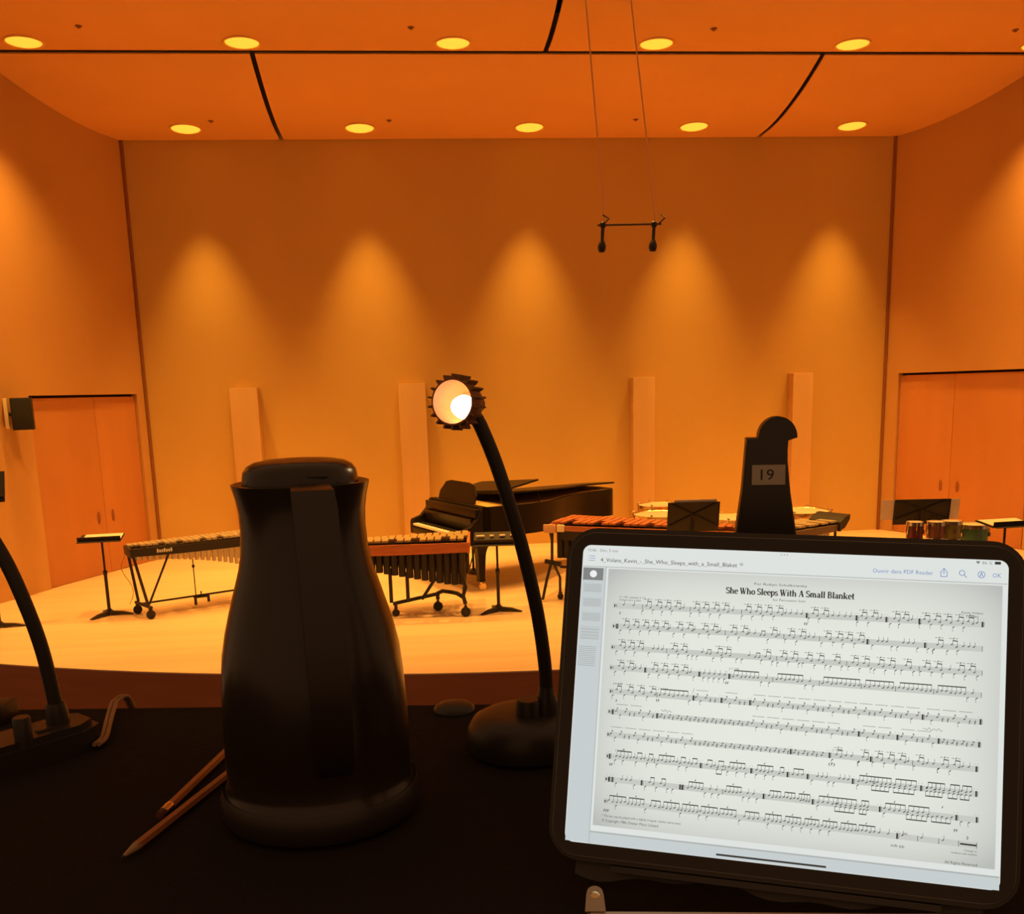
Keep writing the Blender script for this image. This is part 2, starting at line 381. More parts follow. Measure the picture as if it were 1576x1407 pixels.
MB().lathe([(.012,0),(.02,.012),(.02,.03),(.012,.04)], 10).build('rod_knob', black_m, t, loc=(.79,.25,.54))
pd = MB(); pd.box((.86,.25,.14), (.20,.035,.02)); pd.box((.78,.25,.09), (.03,.03,.10)); pd.box((.95,.25,.11), (.03,.03,.09)); pd.tube([(.86,.25,.14),(.86,.25,.22)], .009, 8); pd.build('pedal', black_m, t, smooth=False)
cb = MB(); pts = []
for k in range(15):
    a = k/14; pts.append((-.03-.05*math.sin(a*PI*2.1), .30+.06*math.sin(a*5), .78-.62*a))
cb.tube(pts, .004, 6); cb.build('power_cord', mat('cord_brown', (.35,.14,.05), .6), t)

def text_mesh(body, m, name, parent, x0, x1, y, cap, z=0, rot=None):
    cu = bpy.data.curves.new(name, 'FONT'); cu.body = body; cu.size = 1; cu.fill_mode = 'FRONT'; cu.resolution_u = 2
    o = bpy.data.objects.new(name, cu); COL.objects.link(o); bpy.context.view_layer.update()
    me = bpy.data.meshes.new_from_object(o.evaluated_get(bpy.context.evaluated_depsgraph_get())); bpy.data.objects.remove(o)
    xs = [v.co.x for v in me.vertices]; lo, hi = min(xs), max(xs); sx = (x1-x0)/(hi-lo); sy = cap/.69
    for v in me.vertices: v.co = Vector((x0+(v.co.x-lo)*sx, y+v.co.y*sy, z))
    if rot is not None: me.transform(rot)
    me.materials.clear(); me.materials.append(m)
    n = bpy.data.objects.new(name, me); COL.objects.link(n); n.parent = parent; return n
nb = MB()
for k in range(7): nb.box((.31+.028*k, -.0155, .845+(.006 if k % 3 == 0 else 0)), (.019,.004,.034+(.012 if k % 3 == 0 else 0)))
nb.build('maker_lettering', mat('pale_print', (.8,.75,.65), .6), t, smooth=False)

# marimba in the middle, low end to the right
t = thing('marimba', 'marimba with pale bars and reddish rail between thermos and grand piano', 'marimba', (-1.42, 11.83, FZ), -.06)
ML = 1.93
mallet_keyboard(t, ML, .38, .92, .925, 21, True, U_PALE, U_TUBE_B, rail_m, lambda u: .13+.42*u if u < .9 else .50, rail_h=.125)
def wloc(px, py):   # stage coordinates to this instrument's own
    v = Matrix.Rotation(.06, 3, 'Z') @ Vector((px+1.42, py-11.83, 0)); return v.x, v.y
c1 = wloc(.447,11.70); c2 = wloc(.116,12.10); c3 = wloc(-.41,11.90)
caster(t, *c1, .06); caster(t, *c2, .06); caster(t, *c3, .045)
a = MB(); a.tube([(c1[0],c1[1],.16),(c1[0]-.02,c1[1]+.03,.235),(c1[0]-.10,c1[1]+.12,.27),((c1[0]+c2[0])/2,(c1[1]+c2[1])/2,.275),(c2[0]+.07,c2[1]-.08,.27),(c2[0],c2[1],.23),(c2[0],c2[1],.15)], .026, 8); a.build('foot_beam', black_m, t)
posts(t, 'lower_rail', [(c3[0]-.03,c3[1],.16),(c2[0]+.02,c2[1],.225)], .024)
posts(t, 'leg', [(c3[0],c3[1]+.02,.10),(c3[0],c3[1],.18)], .02)
for xx, zz in ((wloc(-.46,11.95)[0], .50), (wloc(-.25,11.98)[0], .44)): posts(t, 'leg', [(xx, c3[1]+.03, .17),(xx, c3[1]+.03, zz+.1)], .023)
posts(t, 'brace', [(wloc(-.08,12)[0], c3[1]+.08, .19),(wloc(.10,12)[0], c3[1]+.08, .45)], .02)
posts(t, 'leg', [(ML-.10,.06,.82),(ML-.10,.07,.55),(ML-.05,.05,.35),(c1[0]-.03,c1[1]+.03,.24)], .022)
posts(t, 'leg', [(ML-.04,.80,.82),(ML-.06,.78,.40),(ML-.10,.72,.10)], .02)
posts(t, 'brace', [(ML+.02,.5,.82),(ML-.06,.55,.52)], .008); posts(t, 'brace', [(ML+.10,.7,.82),(ML-.02,.72,.42)], .008)
posts(t, 'leg', [(.03,.05,.82),(.05,.05,.12)], .02); posts(t, 'leg', [(.03,.33,.82),(.05,.33,.12)], .02); caster(t, .05, .05, .05); caster(t, .05, .33, .05)

# long marimba on the right, low end to the left
ang = math.atan2(-.485, .874)
t = thing('marimba', 'long rosewood marimba running behind the tablet, with pale end block', 'marimba', (1.56, 12.40, FZ), ang)
mallet_keyboard(t, 2.52, .40, .95, 1.0, 26, False, U_ROSE, U_TUBE_B, rail_m, lambda u: .42-.30*u if u > .05 else .40, rail_h=.085)
MB().box((.045,-.022,.955), (.17,.03,.11), bev=.012).build('end_cap', mat('end_cap_wood', (.72,.42,.22), .4), t)
MB().box((.20,-.028,.965), (.10,.03,.095), bev=.012).build('lit_rail_patch', mat('lit_rail_cream', (.90,.76,.48), .4), t)  # cream block paints the brightly lit part of the rail
MB().box((.42,-.005,.87), (.46,.03,.11)).build('resonator_board', black_m, t)
posts(t, 'leg', [(.05,.02,.92),(.06,.02,.80),(.05,.03,.52)], [.035,.02,.02])
posts(t, 'leg', [(.05,.03,.54),(.0,-.03,.30),(-.06,-.05,.02)], .02); posts(t, 'leg', [(.05,.03,.54),(.13,.10,.30),(.12,.12,.05)], .018)
MB().box((.06,.04,.50), (.22,.05,.05), Matrix.Rotation(.15, 3, 'Y')).build('leg_clamp', black_m, t)
posts(t, 'leg', [(.05,.88,.92),(.05,.88,.03)], .02); posts(t, 'leg', [(2.48,.05,.92),(2.48,.05,.03)], .02); posts(t, 'leg', [(2.48,.36,.92),(2.48,.36,.03)], .02)
posts(t, 'lower_rail', [(.1,.2,.42),(2.48,.2,.42)], .018)
caster(t, .12, .13, .04)

# second vibraphone, mostly behind the number post
ang = math.atan2(.40, .70)
t = thing('vibraphone', 'vibraphone with pale bars and black end piece beside the number post', 'vibraphone', (4.28, 11.60, FZ), ang)
mallet_keyboard(t, 1.30, .62, .40, .885, 20, False, U_VIB, U_TUBE_A, mat('grey_rail', (.16,.10,.07), .5), lambda u: .34-.25*u, rail_h=.09)
hd = MB(); hd.prism([(0,0),(.10,.03),(.20,.14),(.20,.20),(.10,.17),(0,.11)], -.25, .25, Matrix.Translation((1.24,.2,.80)) @ Matrix.Rotation(PI/2, 4, 'X')); hd.build('end_piece', black_m, t, smooth=False)
for x, y in ((.04,.04),(.04,.55),(1.26,.04),(1.26,.36)): posts(t, 'leg', [(x,y,.80),(x,y,.10)], .018); caster(t, x, y, .045)
posts(t, 'lower_rail', [(.04,.25,.16),(1.26,.2,.16)], .013)

# grand piano ---------------------------------------------------------------
T = Vector((.50, 12.95)); pang = math.atan2(.39, .92)
# local: origin = treble front corner on the floor, x towards the tail, y towards the bass side
t = thing('grand_piano', 'black lacquered concert grand piano with its lid slightly raised', 'piano', (T.x, T.y, FZ), pang)
PW, PL = 1.78, 3.10
ctrl = [(.0,.0),(.75,.0),(1.15,.03),(1.55,.20),(1.95,.50),(2.35,.76),(2.75,.86),(2.98,.90),(3.08,1.0),(3.10,1.15),(3.08,1.45),(2.98,1.62),(2.75,PW),(0,PW)]
def smooth_poly(P, n=4):
    out = []
    N = len(P)
    for i in range(N):
        p0, p1, p2, p3 = (Vector(P[(i+k-1)%N]) for k in range(4))
        if i in (0, N-2, N-1) : out.append(tuple(p1)); continue
        for k in range(n):
            s = k/n; out.append(tuple(.5*((2*p1)+(p2-p0)*s+(2*p0-5*p1+4*p2-p3)*s*s+(-p0+3*p1-3*p2+p3)*s**3)))
    return out
rimp = smooth_poly(ctrl)
RB, RTOP = .76, 1.17
rim = MB(); rim.prism([(max(x,.30),y) for x, y in rimp], RB, RTOP); rim.build('case', gloss_m, t)
soundp = [(.34+(x-.34)*.965 if x > .34 else .40, PW/2+(y-PW/2)*.94) for x, y in rimp]
MB().prism(soundp, RTOP, RTOP+.006).build('soundboard', mat('soundboard_gold', (.70,.45,.16), .4), t)
MB().box((.23,PW/2,.72), (.52,PW,.10), bev=.012).build('key_bed', gloss_m, t)
for y in (.045, PW-.045):
    c = MB(); c.prism([(-.03,.67),(.42,.67),(.42,RTOP),(.30,RTOP),(.22,1.02),(.12,.92),(-.01,.88),(-.03,.84)], -.045, .045, Matrix.Translation((0,y,0)) @ Matrix.Rotation(PI/2, 4, 'X')); c.build('cheek', gloss_m, t)
kb = MB().box((.06,PW/2,.805), (.17,PW-.20,.03)).build('white_keys', ivory_m, t, smooth=False)
um = MB().box((0,0,0), (.10,.014,.016)).build('unit', black_m); ume = um.data; bpy.data.objects.remove(um)
pitch = (PW-.20)/52
for i in range(51):
    if (i % 7) in (0,2,3,5,6): inst('black_key', ume, kb, (.095, .10+pitch*(i+1), .827))
MB().box((.19,PW/2,.92), (.03,PW-.19,.20), Matrix.Rotation(-.25, 3, 'Y'), bev=.008).build('fallboard', gloss_m, t)
MB().box((.29,PW/2,RTOP-.09), (.16,PW-.09,.13), bev=.01).build('pin_block_cover', gloss_m, t)
de = MB(); dp = [(-.60,0),(.60,0),(.60,.12),(.52,.20),(.47,.26),(.30,.29),(-.30,.29),(-.47,.26),(-.52,.20),(-.60,.12)]
de.prism(dp, -.012, .012, Matrix.Translation((.40,PW/2+.16,RTOP+.0)) @ Matrix.Rotation(.30, 4, 'Y') @ Matrix.Rotation(PI/2, 4, 'Z') @ Matrix.Rotation(PI/2, 4, 'X')); de.build('music_desk', gloss_m, t)
lid = MB(); lp = [(x if x > .62 else .62, y) for x, y in rimp]
lid.prism([(x+(.02 if x > 1 else 0), y-PW-(.02 if y < 1.0 else 0)) for x, y in lp], 0, .022, Matrix.Translation((0,PW,RTOP+.012)) @ Matrix.Rotation(-.085, 4, 'X')); ld = lid.build('lid', gloss_m, t)
fl = MB(); fl.box((.29,-PW/2,.012), (.58,PW,.022)); bmesh.ops.transform(fl.bm, matrix=Matrix.Translation((.62,PW,RTOP+.045)) @ Matrix.Rotation(-.085, 4, 'X') @ Matrix.Rotation(-.20, 4, 'Y'), verts=fl.bm.verts); fl.build('lid_flap', gloss_m, ld)
MB().tube([(1.25,.10,RTOP),(1.25,.16,RTOP+.14)], .008, 8).build('lid_prop', black_m, t)
for x, y in ((.34,.20),(.34,PW-.20),(2.55,1.33)):
    l = MB(); l.lathe([(.16,.72),(.155,.66),(.11,.60),(.085,.52),(.075,.40),(.062,.18),(.066,.13),(.03,.12)], 4, Matrix.Translation((x,y,0)) @ Matrix.Rotation(PI/4, 4, 'Z')); lg = l.build('leg', gloss_m, t, smooth=False)
    c = MB(); c.lathe([(0,-.02),(.05,-.02),(.055,-.012),(.055,.012),(.05,.02),(0,.02)], 16, Matrix.Translation((x+.02,y,.055)) @ Matrix.Rotation(PI/2, 4, 'X')); c.tube([(x,y,.06),(x,y,.14)], .018, 8); c.build('caster', brass_m, lg)
ly = MB(); ly.box((.62,PW/2,.42), (.03,.05,.60)); ly.box((.62,PW/2-.12,.42), (.025,.03,.60)); ly.box((.62,PW/2+.12,.42), (.025,.03,.60)); ly.box((.60,PW/2,.13), (.12,.34,.05)); ly.build('pedal_lyre', gloss_m, t, smooth=False)
for k in (-.08, 0, .08): MB().box((.50,PW/2+k,.11), (.14,.03,.012), bev=.004).build('pedal', brass_m, t)

# timpani -------------------------------------------------------------------
copper_m = mat('timpani_copper', (.70,.40,.18), .3, .9)
def timpano(x, y, r, h, label):
    t = thing('timpani', label, 'timpani', (x, y, FZ), 0, 'timpani behind the marimba')
    MB().lathe([(0,h-.52),(r*.3,h-.50),(r*.65,h-.40),(r*.88,h-.22),(r*.96,h-.06),(r*.97,h-.02)], 36, cap=False).build('bowl', copper_m, t)
    MB().lathe([(0,h),(r*.94,h),(r*.985,h-.008)], 40, cap=False).build('drum_head', head_m, t)
    hp = MB().lathe([(r*.96,h-.03),(r*1.03,h-.03),(r*1.035,h+.008),(r*.98,h+.010),(r*.96,h-.002)], 40, cap=False).build('hoop', brass_m, t)
    for k in range(8):
        a = 2*PI*k/8+.2; p = (r*1.04*math.cos(a), r*1.04*math.sin(a))
        q = MB(); q.tube([(*p,h-.20),(*p,h+.03)], .008, 6); q.box((*p,h+.03), (.05,.018,.014), Matrix.Rotation(a+.8, 3, 'Z')); q.build('tension_rod', chrome_m, t)
    for k in range(3):
        a = 2*PI*k/3+.5; posts(t, 'leg', [(r*.9*math.cos(a), r*.9*math.sin(a), h-.16), (r*.7*math.cos(a), r*.7*math.sin(a), .25), (r*.85*math.cos(a), r*.85*math.sin(a), .02)], .018)
timpano(3.62, 14.75, .34, .92, 'farthest copper timpani, behind the one left of the ribbed stand')
timpano(3.42, 13.78, .43, .90, 'copper timpani left of the ribbed music stand')
timpano(4.34, 13.22, .40, .885, 'copper timpani between the ribbed stand and the number post')
timpano(5.30, 13.32, .40, .93, 'copper timpani to the right of the number post')

# tom-toms on the right --------------------------------------------------------
def tom(x, y, r, dep, h, colr, label, tiltx=0):
    t = thing('tom_tom', label, 'drum', (x, y, FZ), 0, 'tom-toms by the right stands')
    sm = mat('shell_'+label.split()[0]+label.split()[1], colr, .3, coat=.4)
    MB().lathe([(r,h-dep),(r,h-.012)], 30).build('shell', sm, t)
    MB().lathe([(0,h),(r*.99,h),(r*1.01,h-.01)], 30, cap=False).build('drum_head', head_m, t)
    MB().lathe([(r*1.01,h-.035),(r*1.07,h-.035),(r*1.07,h+.012),(r*1.02,h+.012)], 30, cap=False).build('rim', chrome_m, t)
    MB().lathe([(r*1.01,h-dep),(r*1.07,h-dep),(r*1.07,h-dep+.035),(r*1.01,h-dep+.035)], 30, cap=False).build('rim', chrome_m, t)
    for k in range(6):
        a = 2*PI*k/6+.3; p = (r*1.06*math.cos(a), r*1.06*math.sin(a))
        q = MB(); q.tube([(*p,h-.12),(*p,h+.015)], .006, 6); q.box((*p,h-.11), (.022,.022,.05)); q.build('lug', chrome_m, t)
    posts(t, 'stand_pole', [(0,0,h-dep-.02),(0,0,.30)], .014, chrome_m)
    for k in range(3):
        a = 2*PI*k/3+.9; posts(t, 'stand_leg', [(0,0,.42),(.10*math.cos(a),.10*math.sin(a),.01)], .011, chrome_m)
    MB().box((0,0,h-dep-.015), (r*1.2,.03,.02)).build('stand_cradle', chrome_m, t)
tom(5.99, 11.40, .095, .22, .985, (.10,.012,.012), 'dark red narrow tom-tom under the ribbed right stand')
tom(6.27, 11.42, .105, .22, .975, (.15,.055,.03), 'brown wooden tom-tom second in the row of drums')
tom(6.52, 11.50, .115, .24, .965, (.17,.15,.05), 'olive mottled tom-tom third in the row of drums')
tom(6.88, 11.62, .175, .26, .895, (.06,.16,.10), 'green tom-tom at the right end of the drums')

# hanging stereo microphones
t = thing('hanging_microphones', 'bar with two microphones hanging on cables above the stage', 'microphone', (2.25, 10.5, 1.665))
MB().tube([(-.335,0,0),(.335,0,.004)], .011, 8).build('bar', mat('mic_bar', (.06,.025,.012), .5), t)
for x, k in ((-.28,0),(.26,1)):
    mm = MB(); mm.lathe([(0,-.275),(.03,-.268),(.043,-.235),(.043,-.205),(.028,-.165),(.018,-.15),(.018,-.05),(.012,.0)], 16, Matrix.Translation((x,0,0)) @ Matrix.Rotation(.06-.0*k, 4, 'Y')); mm.build('microphone', black_m, t)
    MB().lathe([(.022,-.03),(.03,-.015),(.03,.02),(.02,.03)], 12).build('clamp', black_m, t, loc=(x,0,0))
    MB().tube([(x+.04*k,0,.0),(x+.06+.05*k,-.02,.06),(x+.07*k,0,.10)], .008, 6).build('cable_loop', black_m, t)
    x1 = 1.70-2.25 if k == 0 else 2.10-2.25
    MB().tube([(x+.02,0,.02),(x1,0,3.55)], .0075, 6).build('hanging_cable', mat('cable_tan', (.85,.45,.18), .6), t)
# wall speaker by the left door
sa = .28
t = thing('wall_speaker', 'black box loudspeaker on a pale bracket by the left door', 'speaker', (-5.55, 14.36, -.12), sa)
MB().box((.035,0,0), (.27,.24,.44), bev=.012).build('cabinet', black_m, t)
MB().box((.035,-.122,0), (.24,.008,.40), bev=.003).build('grille', mat('grille_black', (.012,.010,.009), .8, bump=(300,.4)), t)
MB().box((-.165,-.02,.01), (.05,.10,.42), bev=.01).build('bracket', mat('bracket_cream', (.75,.55,.32), .5), t)
MB().tube([(-.16,.0,0),(-.08,.0,0)], .03, 10).build('bracket_arm', black_m, t)

# ================================================================== THE TABLE AND WHAT STANDS ON IT
TZ = -.33
ta = -.143
t = thing('table', 'long table under a black cloth in the foreground', 'table', (.30, .495, -1.085), ta)
TL, TD = 2.6, .93
# local far edge at y=+.465
MB().box((0,0,TZ+1.085-.02), (TL,TD,.03)).build('table_top', mat('table_wood', (.12,.06,.03), .6), t)
for x in (-1.15, 1.15):
    for y in (-.36, .36): MB().box((x,y,.36), (.05,.05,.715)).build('leg', black_m, t)
b = MB(); nx, ny = 90, 25; g = []
zc = TZ+1.085
for i in range(nx+1):
    row = []
    for j in range(ny+1):
        x = -TL/2-.006+(TL+.012)*i/nx; v = j/ny
        if v < .2: s = (.2-v)/.2; y = -TD/2-.008-.02*s*math.sin(x*14)-.01*s; z = zc-.5*s
        elif v > .8: s = (v-.8)/.2; y = TD/2+.008+.02*s*math.sin(x*13+1)+.01*s; z = zc-.5*s
        else: y = -TD/2-.006+(TD+.012)*(v-.2)/.6; z = zc-.0008*(1+math.sin(x*9+y*7)*math.sin(y*11-x*3))*.5
        row.append(b.bm.verts.new((x, y, z)))
    g.append(row)
for i in range(nx):
    for j in range(ny): b.bm.faces.new((g[i][j], g[i+1][j], g[i+1][j+1], g[i][j+1]))
b.build('tablecloth', cloth_m, t)

# thermos jug ------------------------------------------------------------------
t = thing('thermos_jug', 'black plastic vacuum jug with domed lid and handle towards the viewer', 'thermos', (-.0935, .7585, TZ), .19)
prof = [(0,0),(.072,0),(.0775,.004),(.0785,.012),(.0775,.024),(.0745,.028),(.0725,.034),(.0728,.05),(.0728,.07),(.0722,.09),(.0708,.115),(.0688,.136),(.0652,.153),(.0612,.168),(.0552,.188),(.0510,.202),(.0484,.216),(.0474,.232),(.0478,.245),(.0494,.256),(.0516,.2645),(.0520,.2665),(.0500,.2670),(.0440,.2640),(0,.262)]
MB().lathe(prof, 72).build('body', plastic_m, t)
lid_ = MB().lathe([(.0440,.258),(.0438,.268),(.0425,.2755),(.0395,.2795),(.034,.2823),(.026,.2838),(.014,.2846),(0,.2848)], 64).build('lid', plastic_m, t)
MB().box((.010,-.0405,.2735), (.016,.006,.0022), bev=.0008).build('lid_button', plast2_m, lid_)
MB().lathe([(.0775,.005),(.0790,.008),(.0790,.020),(.0765,.0265)], 72, cap=False).build('base_ring', plast2_m, t)
h = MB(); hp = [(-.045,.2625,.010),(-.058,.2640,.0128),(-.070,.2615,.0150),(-.0765,.252,.0155),(-.0790,.232,.0155),(-.0800,.20,.0150),(-.0815,.16,.0148),(-.0835,.12,.0145),(-.0840,.09,.0140),(-.0795,.068,.0130),(-.068,.058,.012)]
rows = []
for i, (y, z, hw) in enumerate(hp):
    a = Vector(hp[max(i-1,0)][:2]); c = Vector(hp[min(i+1,len(hp)-1)][:2]); d = (c-a).normalized(); nn = Vector((d.y, -d.x))*.0055
    x0 = .002+.0004*i
    rows.append([h.bm.verts.new(p) for p in ((x0-hw, y+nn.x, z+nn.y),(x0+hw, y+nn.x, z+nn.y),(x0+hw, y-nn.x, z-nn.y),(x0-hw, y-nn.x, z-nn.y))])
for A, B in zip(rows, rows[1:]):
    for k in range(4): h.bm.faces.new((A[k],A[(k+1)%4],B[(k+1)%4],B[k]))
h.bm.faces.new(rows[0][::-1]); h.bm.faces.new(rows[-1])
bmesh.ops.bevel(h.bm, geom=[e for e in h.bm.edges if e.calc_face_angle(0) > .9], offset=.002, segments=2, affect='EDGES')
h.build('handle', plastic_m, t)

# gooseneck lamp, lit ------------------------------------------------------------
t = thing('gooseneck_lamp', 'lit gooseneck desk lamp with round black base beside the tablet', 'lamp', (.086, .868, TZ))
MB().lathe([(0,0),(.052,0),(.055,.003),(.0558,.012),(.0545,.022),(.050,.030),(.042,.0345),(.028,.037),(0,.038)], 56).build('base', plast2_m, t)
MB().lathe([(.0115,.030),(.0115,.050),(.0105,.052),(0,.052)], 28).build('switch_knob', plast2_m, t, loc=(.001,-.012,0))
MB().lathe([(.0105,.030),(.0105,.046),(.0075,.056),(.0065,.062),(0,.062)], 24).build('neck_socket', plast2_m, t, loc=(.0185,-.008,0))
def catmull(P, n=8):
    P = [Vector(p) for p in P]; out = []
    for i in range(len(P)-1):
        p0, p1, p2, p3 = P[max(i-1,0)], P[i], P[i+1], P[min(i+2,len(P)-1)]
        for k in range(n):
            s = k/n; out.append(.5*((2*p1)+(p2-p0)*s+(2*p0-5*p1+4*p2-p3)*s*s+(-p0+3*p1-3*p2+p3)*s**3))
    out.append(P[-1]); return out
o0 = Vector((.086,.868,TZ))
npts = [(.1045,.860,-.277),(.1035,.860,-.245),(.0975,.860,-.196),(.0865,.860,-.142),(.0755,.859,-.100),(.0635,.857,-.060),(.052,.853,-.030),(.046,.850,-.019)]
MB().tube([p-o0 for p in catmull(npts)], .0062, 14).build('gooseneck', mat('neck_rubber', (.02,.014,.010), .5), t)
hc = Vector((.0335,.838,-.008)); hd_ = Vector((-.45,-.80,.06)).normalized()   # opening of the head looks back at the table
Q = Vector((0,0,1)).rotation_difference(hd_).to_matrix().to_4x4()
HM = Matrix.Translation(hc-o0) @ Q
amber_m = mat('lamp_head_glare', (.30,.10,.025), .6, noise=((200,200,200), .08, 2))  # amber colour stands in for the bulb's glare over the shade
MB().lathe([(.007,-.024),(.013,-.020),(.017,-.010),(.0195,.004),(.0195,.014),(.0180,.014),(.0175,.003),(.015,-.008),(.010,-.016),(0,-.017)], 40, HM, cap=False).build('lamp_shade', amber_m, t)
for k in range(18):
    a = 2*PI*k/18
    fN = MB(); fN.box((.0212,0,.005), (.0040,.0016,.018)); bmesh.ops.transform(fN.bm, matrix=HM @ Matrix.Rotation(a, 4, 'Z'), verts=fN.bm.verts); fN.build('cooling_fin', mat('fin_brown', (.20,.08,.025), .5), t, smooth=False)
MB().lathe([(0,-.0155),(.004,-.015),(.0088,-.009),(.0102,-.002),(.0080,.006),(.004,.0075),(0,.0085)], 24, HM @ Matrix.Translation((.0005,-.0045,0))).build('bulb', mat('bulb_glow', (1,.9,.6), .4, emit=(1,.80,.42), estr=14), t)
MB().lathe([(.0075,-.034),(.009,-.030),(.009,-.022),(.007,-.02)], 18, HM).build('head_joint', mat('neck_rubber', (.02,.014,.010), .5), t)

# second gooseneck lamp, cut off at the left ---------------------------------------
LB = Matrix.Translation((-.381,.918,TZ)) @ Matrix.Rotation(.80, 4, 'Z')
t = thing('gooseneck_lamp', 'unlit gooseneck desk lamp with wedge base at the left picture edge', 'lamp', (-.381, .918, TZ), .80)
wb = MB(); wp = [(-.075,-.026),(.040,-.026),(.062,-.012),(.062,.020),(.050,.032),(-.075,.032)]
wb.prism(wp, 0, .026); bmesh.ops.bevel(wb.bm, geom=[e for e in wb.bm.edges if all(v.co.z > .02 for v in e.verts)], offset=.006, segments=2, affect='EDGES'); wb.build('base', plast2_m, t)
MB().lathe([(.008,.02),(.008,.046),(.007,.048),(0,.048)], 20).build('switch_knob', plast2_m, t, loc=(LB.inverted() @ Vector((-.379,.898,TZ))))
MB().lathe([(.0105,.02),(.0105,.036),(.008,.046),(0,.046)], 24).build('neck_socket', plast2_m, t, loc=(LB.inverted() @ Vector((-.3650,.945,TZ))))
MB().box((.010,-.006,.0265), (.014,.008,.003), bev=.001).build('rocker_switch', plast2_m, t)
MB().box((-.045,-.006,.0265), (.016,.009,.003), bev=.001).build('rocker_switch', plast2_m, t)
Mi = LB.inverted()
np2 = [(-.3650,.945,-.300),(-.3655,.945,-.283),(-.3715,.945,-.231),(-.3810,.944,-.186),(-.3945,.943,-.141),(-.412,.941,-.104),(-.436,.938,-.072),(-.470,.934,-.050)]
MB().tube([Mi @ p for p in catmull(np2)], .0066, 14).build('gooseneck', mat('neck_rubber', (.02,.014,.010), .5), t)
hq = Mi.to_3x3() @ Vector((-.8,-.1,-.35)).normalized(); HM2 = Matrix.Translation(Mi @ Vector((-.488,.932,-.050))) @ Vector((0,0,1)).rotation_difference(hq).to_matrix().to_4x4()
MB().lathe([(.007,-.024),(.013,-.020),(.017,-.010),(.0195,.004),(.0195,.014),(.0180,.014),(.0175,.003),(.015,-.008),(.010,-.016),(0,-.017)], 40, HM2, cap=False).build('lamp_shade', plast2_m, t)
MB().lathe([(0,-.0155),(.005,-.015),(.0085,-.007),(.0085,.0),(.006,.006),(0,.0085)], 24, HM2).build('bulb', mat('bulb_off', (.7,.65,.55), .3), t)
# cord of that lamp running to the table edge
cp = catmull([(-.326,.930,TZ+.006),(-.325,.950,TZ+.006),(-.333,.990,TZ+.008),(-.342,1.035,TZ+.010),(-.345,1.058,TZ+.010),(-.340,1.079,TZ+.007),(-.335,1.094,TZ-.03)])
e = thing('lamp_cord', 'flat beige twin cord running from the left lamp to the table edge', 'cord', cp[0])
for s in (-1, 1): MB().tube([p-cp[0]+Vector((s*.0022,0,0)) for p in cp], .0022, 8).build('wire', mat('cord_beige', (.30,.17,.08), .5), e)
# small box with pale dots, and a small dome, at the far edge of the table
t = thing('control_box', 'small black box with a row of pale dots at the far left of the table', 'box', (-.4870, 1.045, TZ), -.12)
MB().box((0,0,.0102), (.075,.035,.0204), bev=.002).build('housing', black_m, t)
for k in range(7): MB().lathe([(.0020,0),(.0020,.0012),(0,.0014)], 10, Matrix.Translation((-.032+.0105*k,-.0176,.0145)) @ Matrix.Rotation(PI/2, 4, 'X')).build('button', mat('dot_pale', (.6,.5,.38), .5), t)
t = thing('small_dome', 'small dark rounded dome at the far table edge left of the lit lamp', 'object', (.022, .992, TZ), -.14)
MB().lathe([(.022,0),(.0215,.003),(.018,.0065),(.010,.0088),(0,.0095)], 28).build('shell', plast2_m, t)
MB().lathe([(.0225,0),(.0225,.0015),(.0215,.002)], 28, cap=False).build('rim', rubber_m, t)

# pencils ------------------------------------------------------------------------
pw_m = mat('pencil_lacquer', (.42,.15,.04), .35); raw_m = mat('pencil_wood', (.42,.26,.13), .7); lead_m = mat('graphite', (.03,.03,.03), .4)
def pencil(tip, end, label, sharp=True):
    d = Vector(end)-Vector(tip); L = d.length; t = thing('pencil', label, 'pencil', tip); r = .0038
    Mx = Vector((0,0,1)).rotation_difference(d.normalized()).to_matrix().to_4x4()
    if sharp:
        MB().lathe([(r*.985,.019),(r,.021),(r,L-.016)], 6, Mx).build('barrel', pw_m, t, smooth=False)
        MB().lathe([(.0011,.004),(r*.98,.0215)], 12, Mx).build('sharpened_cone', raw_m, t); MB().lathe([(0,0),(.0011,.0041)], 8, Mx).build('lead', lead_m, t)
        MB().lathe([(r*1.03,L-.016),(r*1.06,L-.012),(r*1.03,L-.008),(r*1.0,L-.006)], 14, Mx).build('ferrule', brass_m, t); MB().lathe([(r*.95,L-.007),(r*.9,L-.001),(0,L)], 14, Mx).build('eraser', mat('eraser', (.10,.03,.02), .8), t)
    else:
        MB().lathe([(r,.020),(r,L-.02)], 6, Mx).build('barrel', pw_m, t, smooth=False)
        MB().lathe([(0,0),(r*.9,.0008),(r*.95,.008)], 14, Mx).build('eraser', mat('eraser', (.10,.03,.02), .8), t)
        MB().lathe([(r*1.0,.0075),(r*1.06,.010),(r*1.02,.012),(r*1.08,.015),(r*1.04,.0205)], 14, Mx).build('ferrule', brass_m, t)
        MB().lathe([(r*.98,L-.021),(.0011,L-.004)], 12, Mx).build('sharpened_cone', raw_m, t); MB().lathe([(.0011,L-.0041),(0,L)], 8, Mx).build('lead', lead_m, t)
pz = TZ+.0042
pencil((-.2318,.6825,pz), (-.1752,.8660,pz), 'orange pencil lying nearest the viewer, point towards the viewer')
pencil((-.2225,.7540,pz), (-.1900,.9290,pz), 'orange pencil with dark eraser end, lying behind the sharpened one', False)

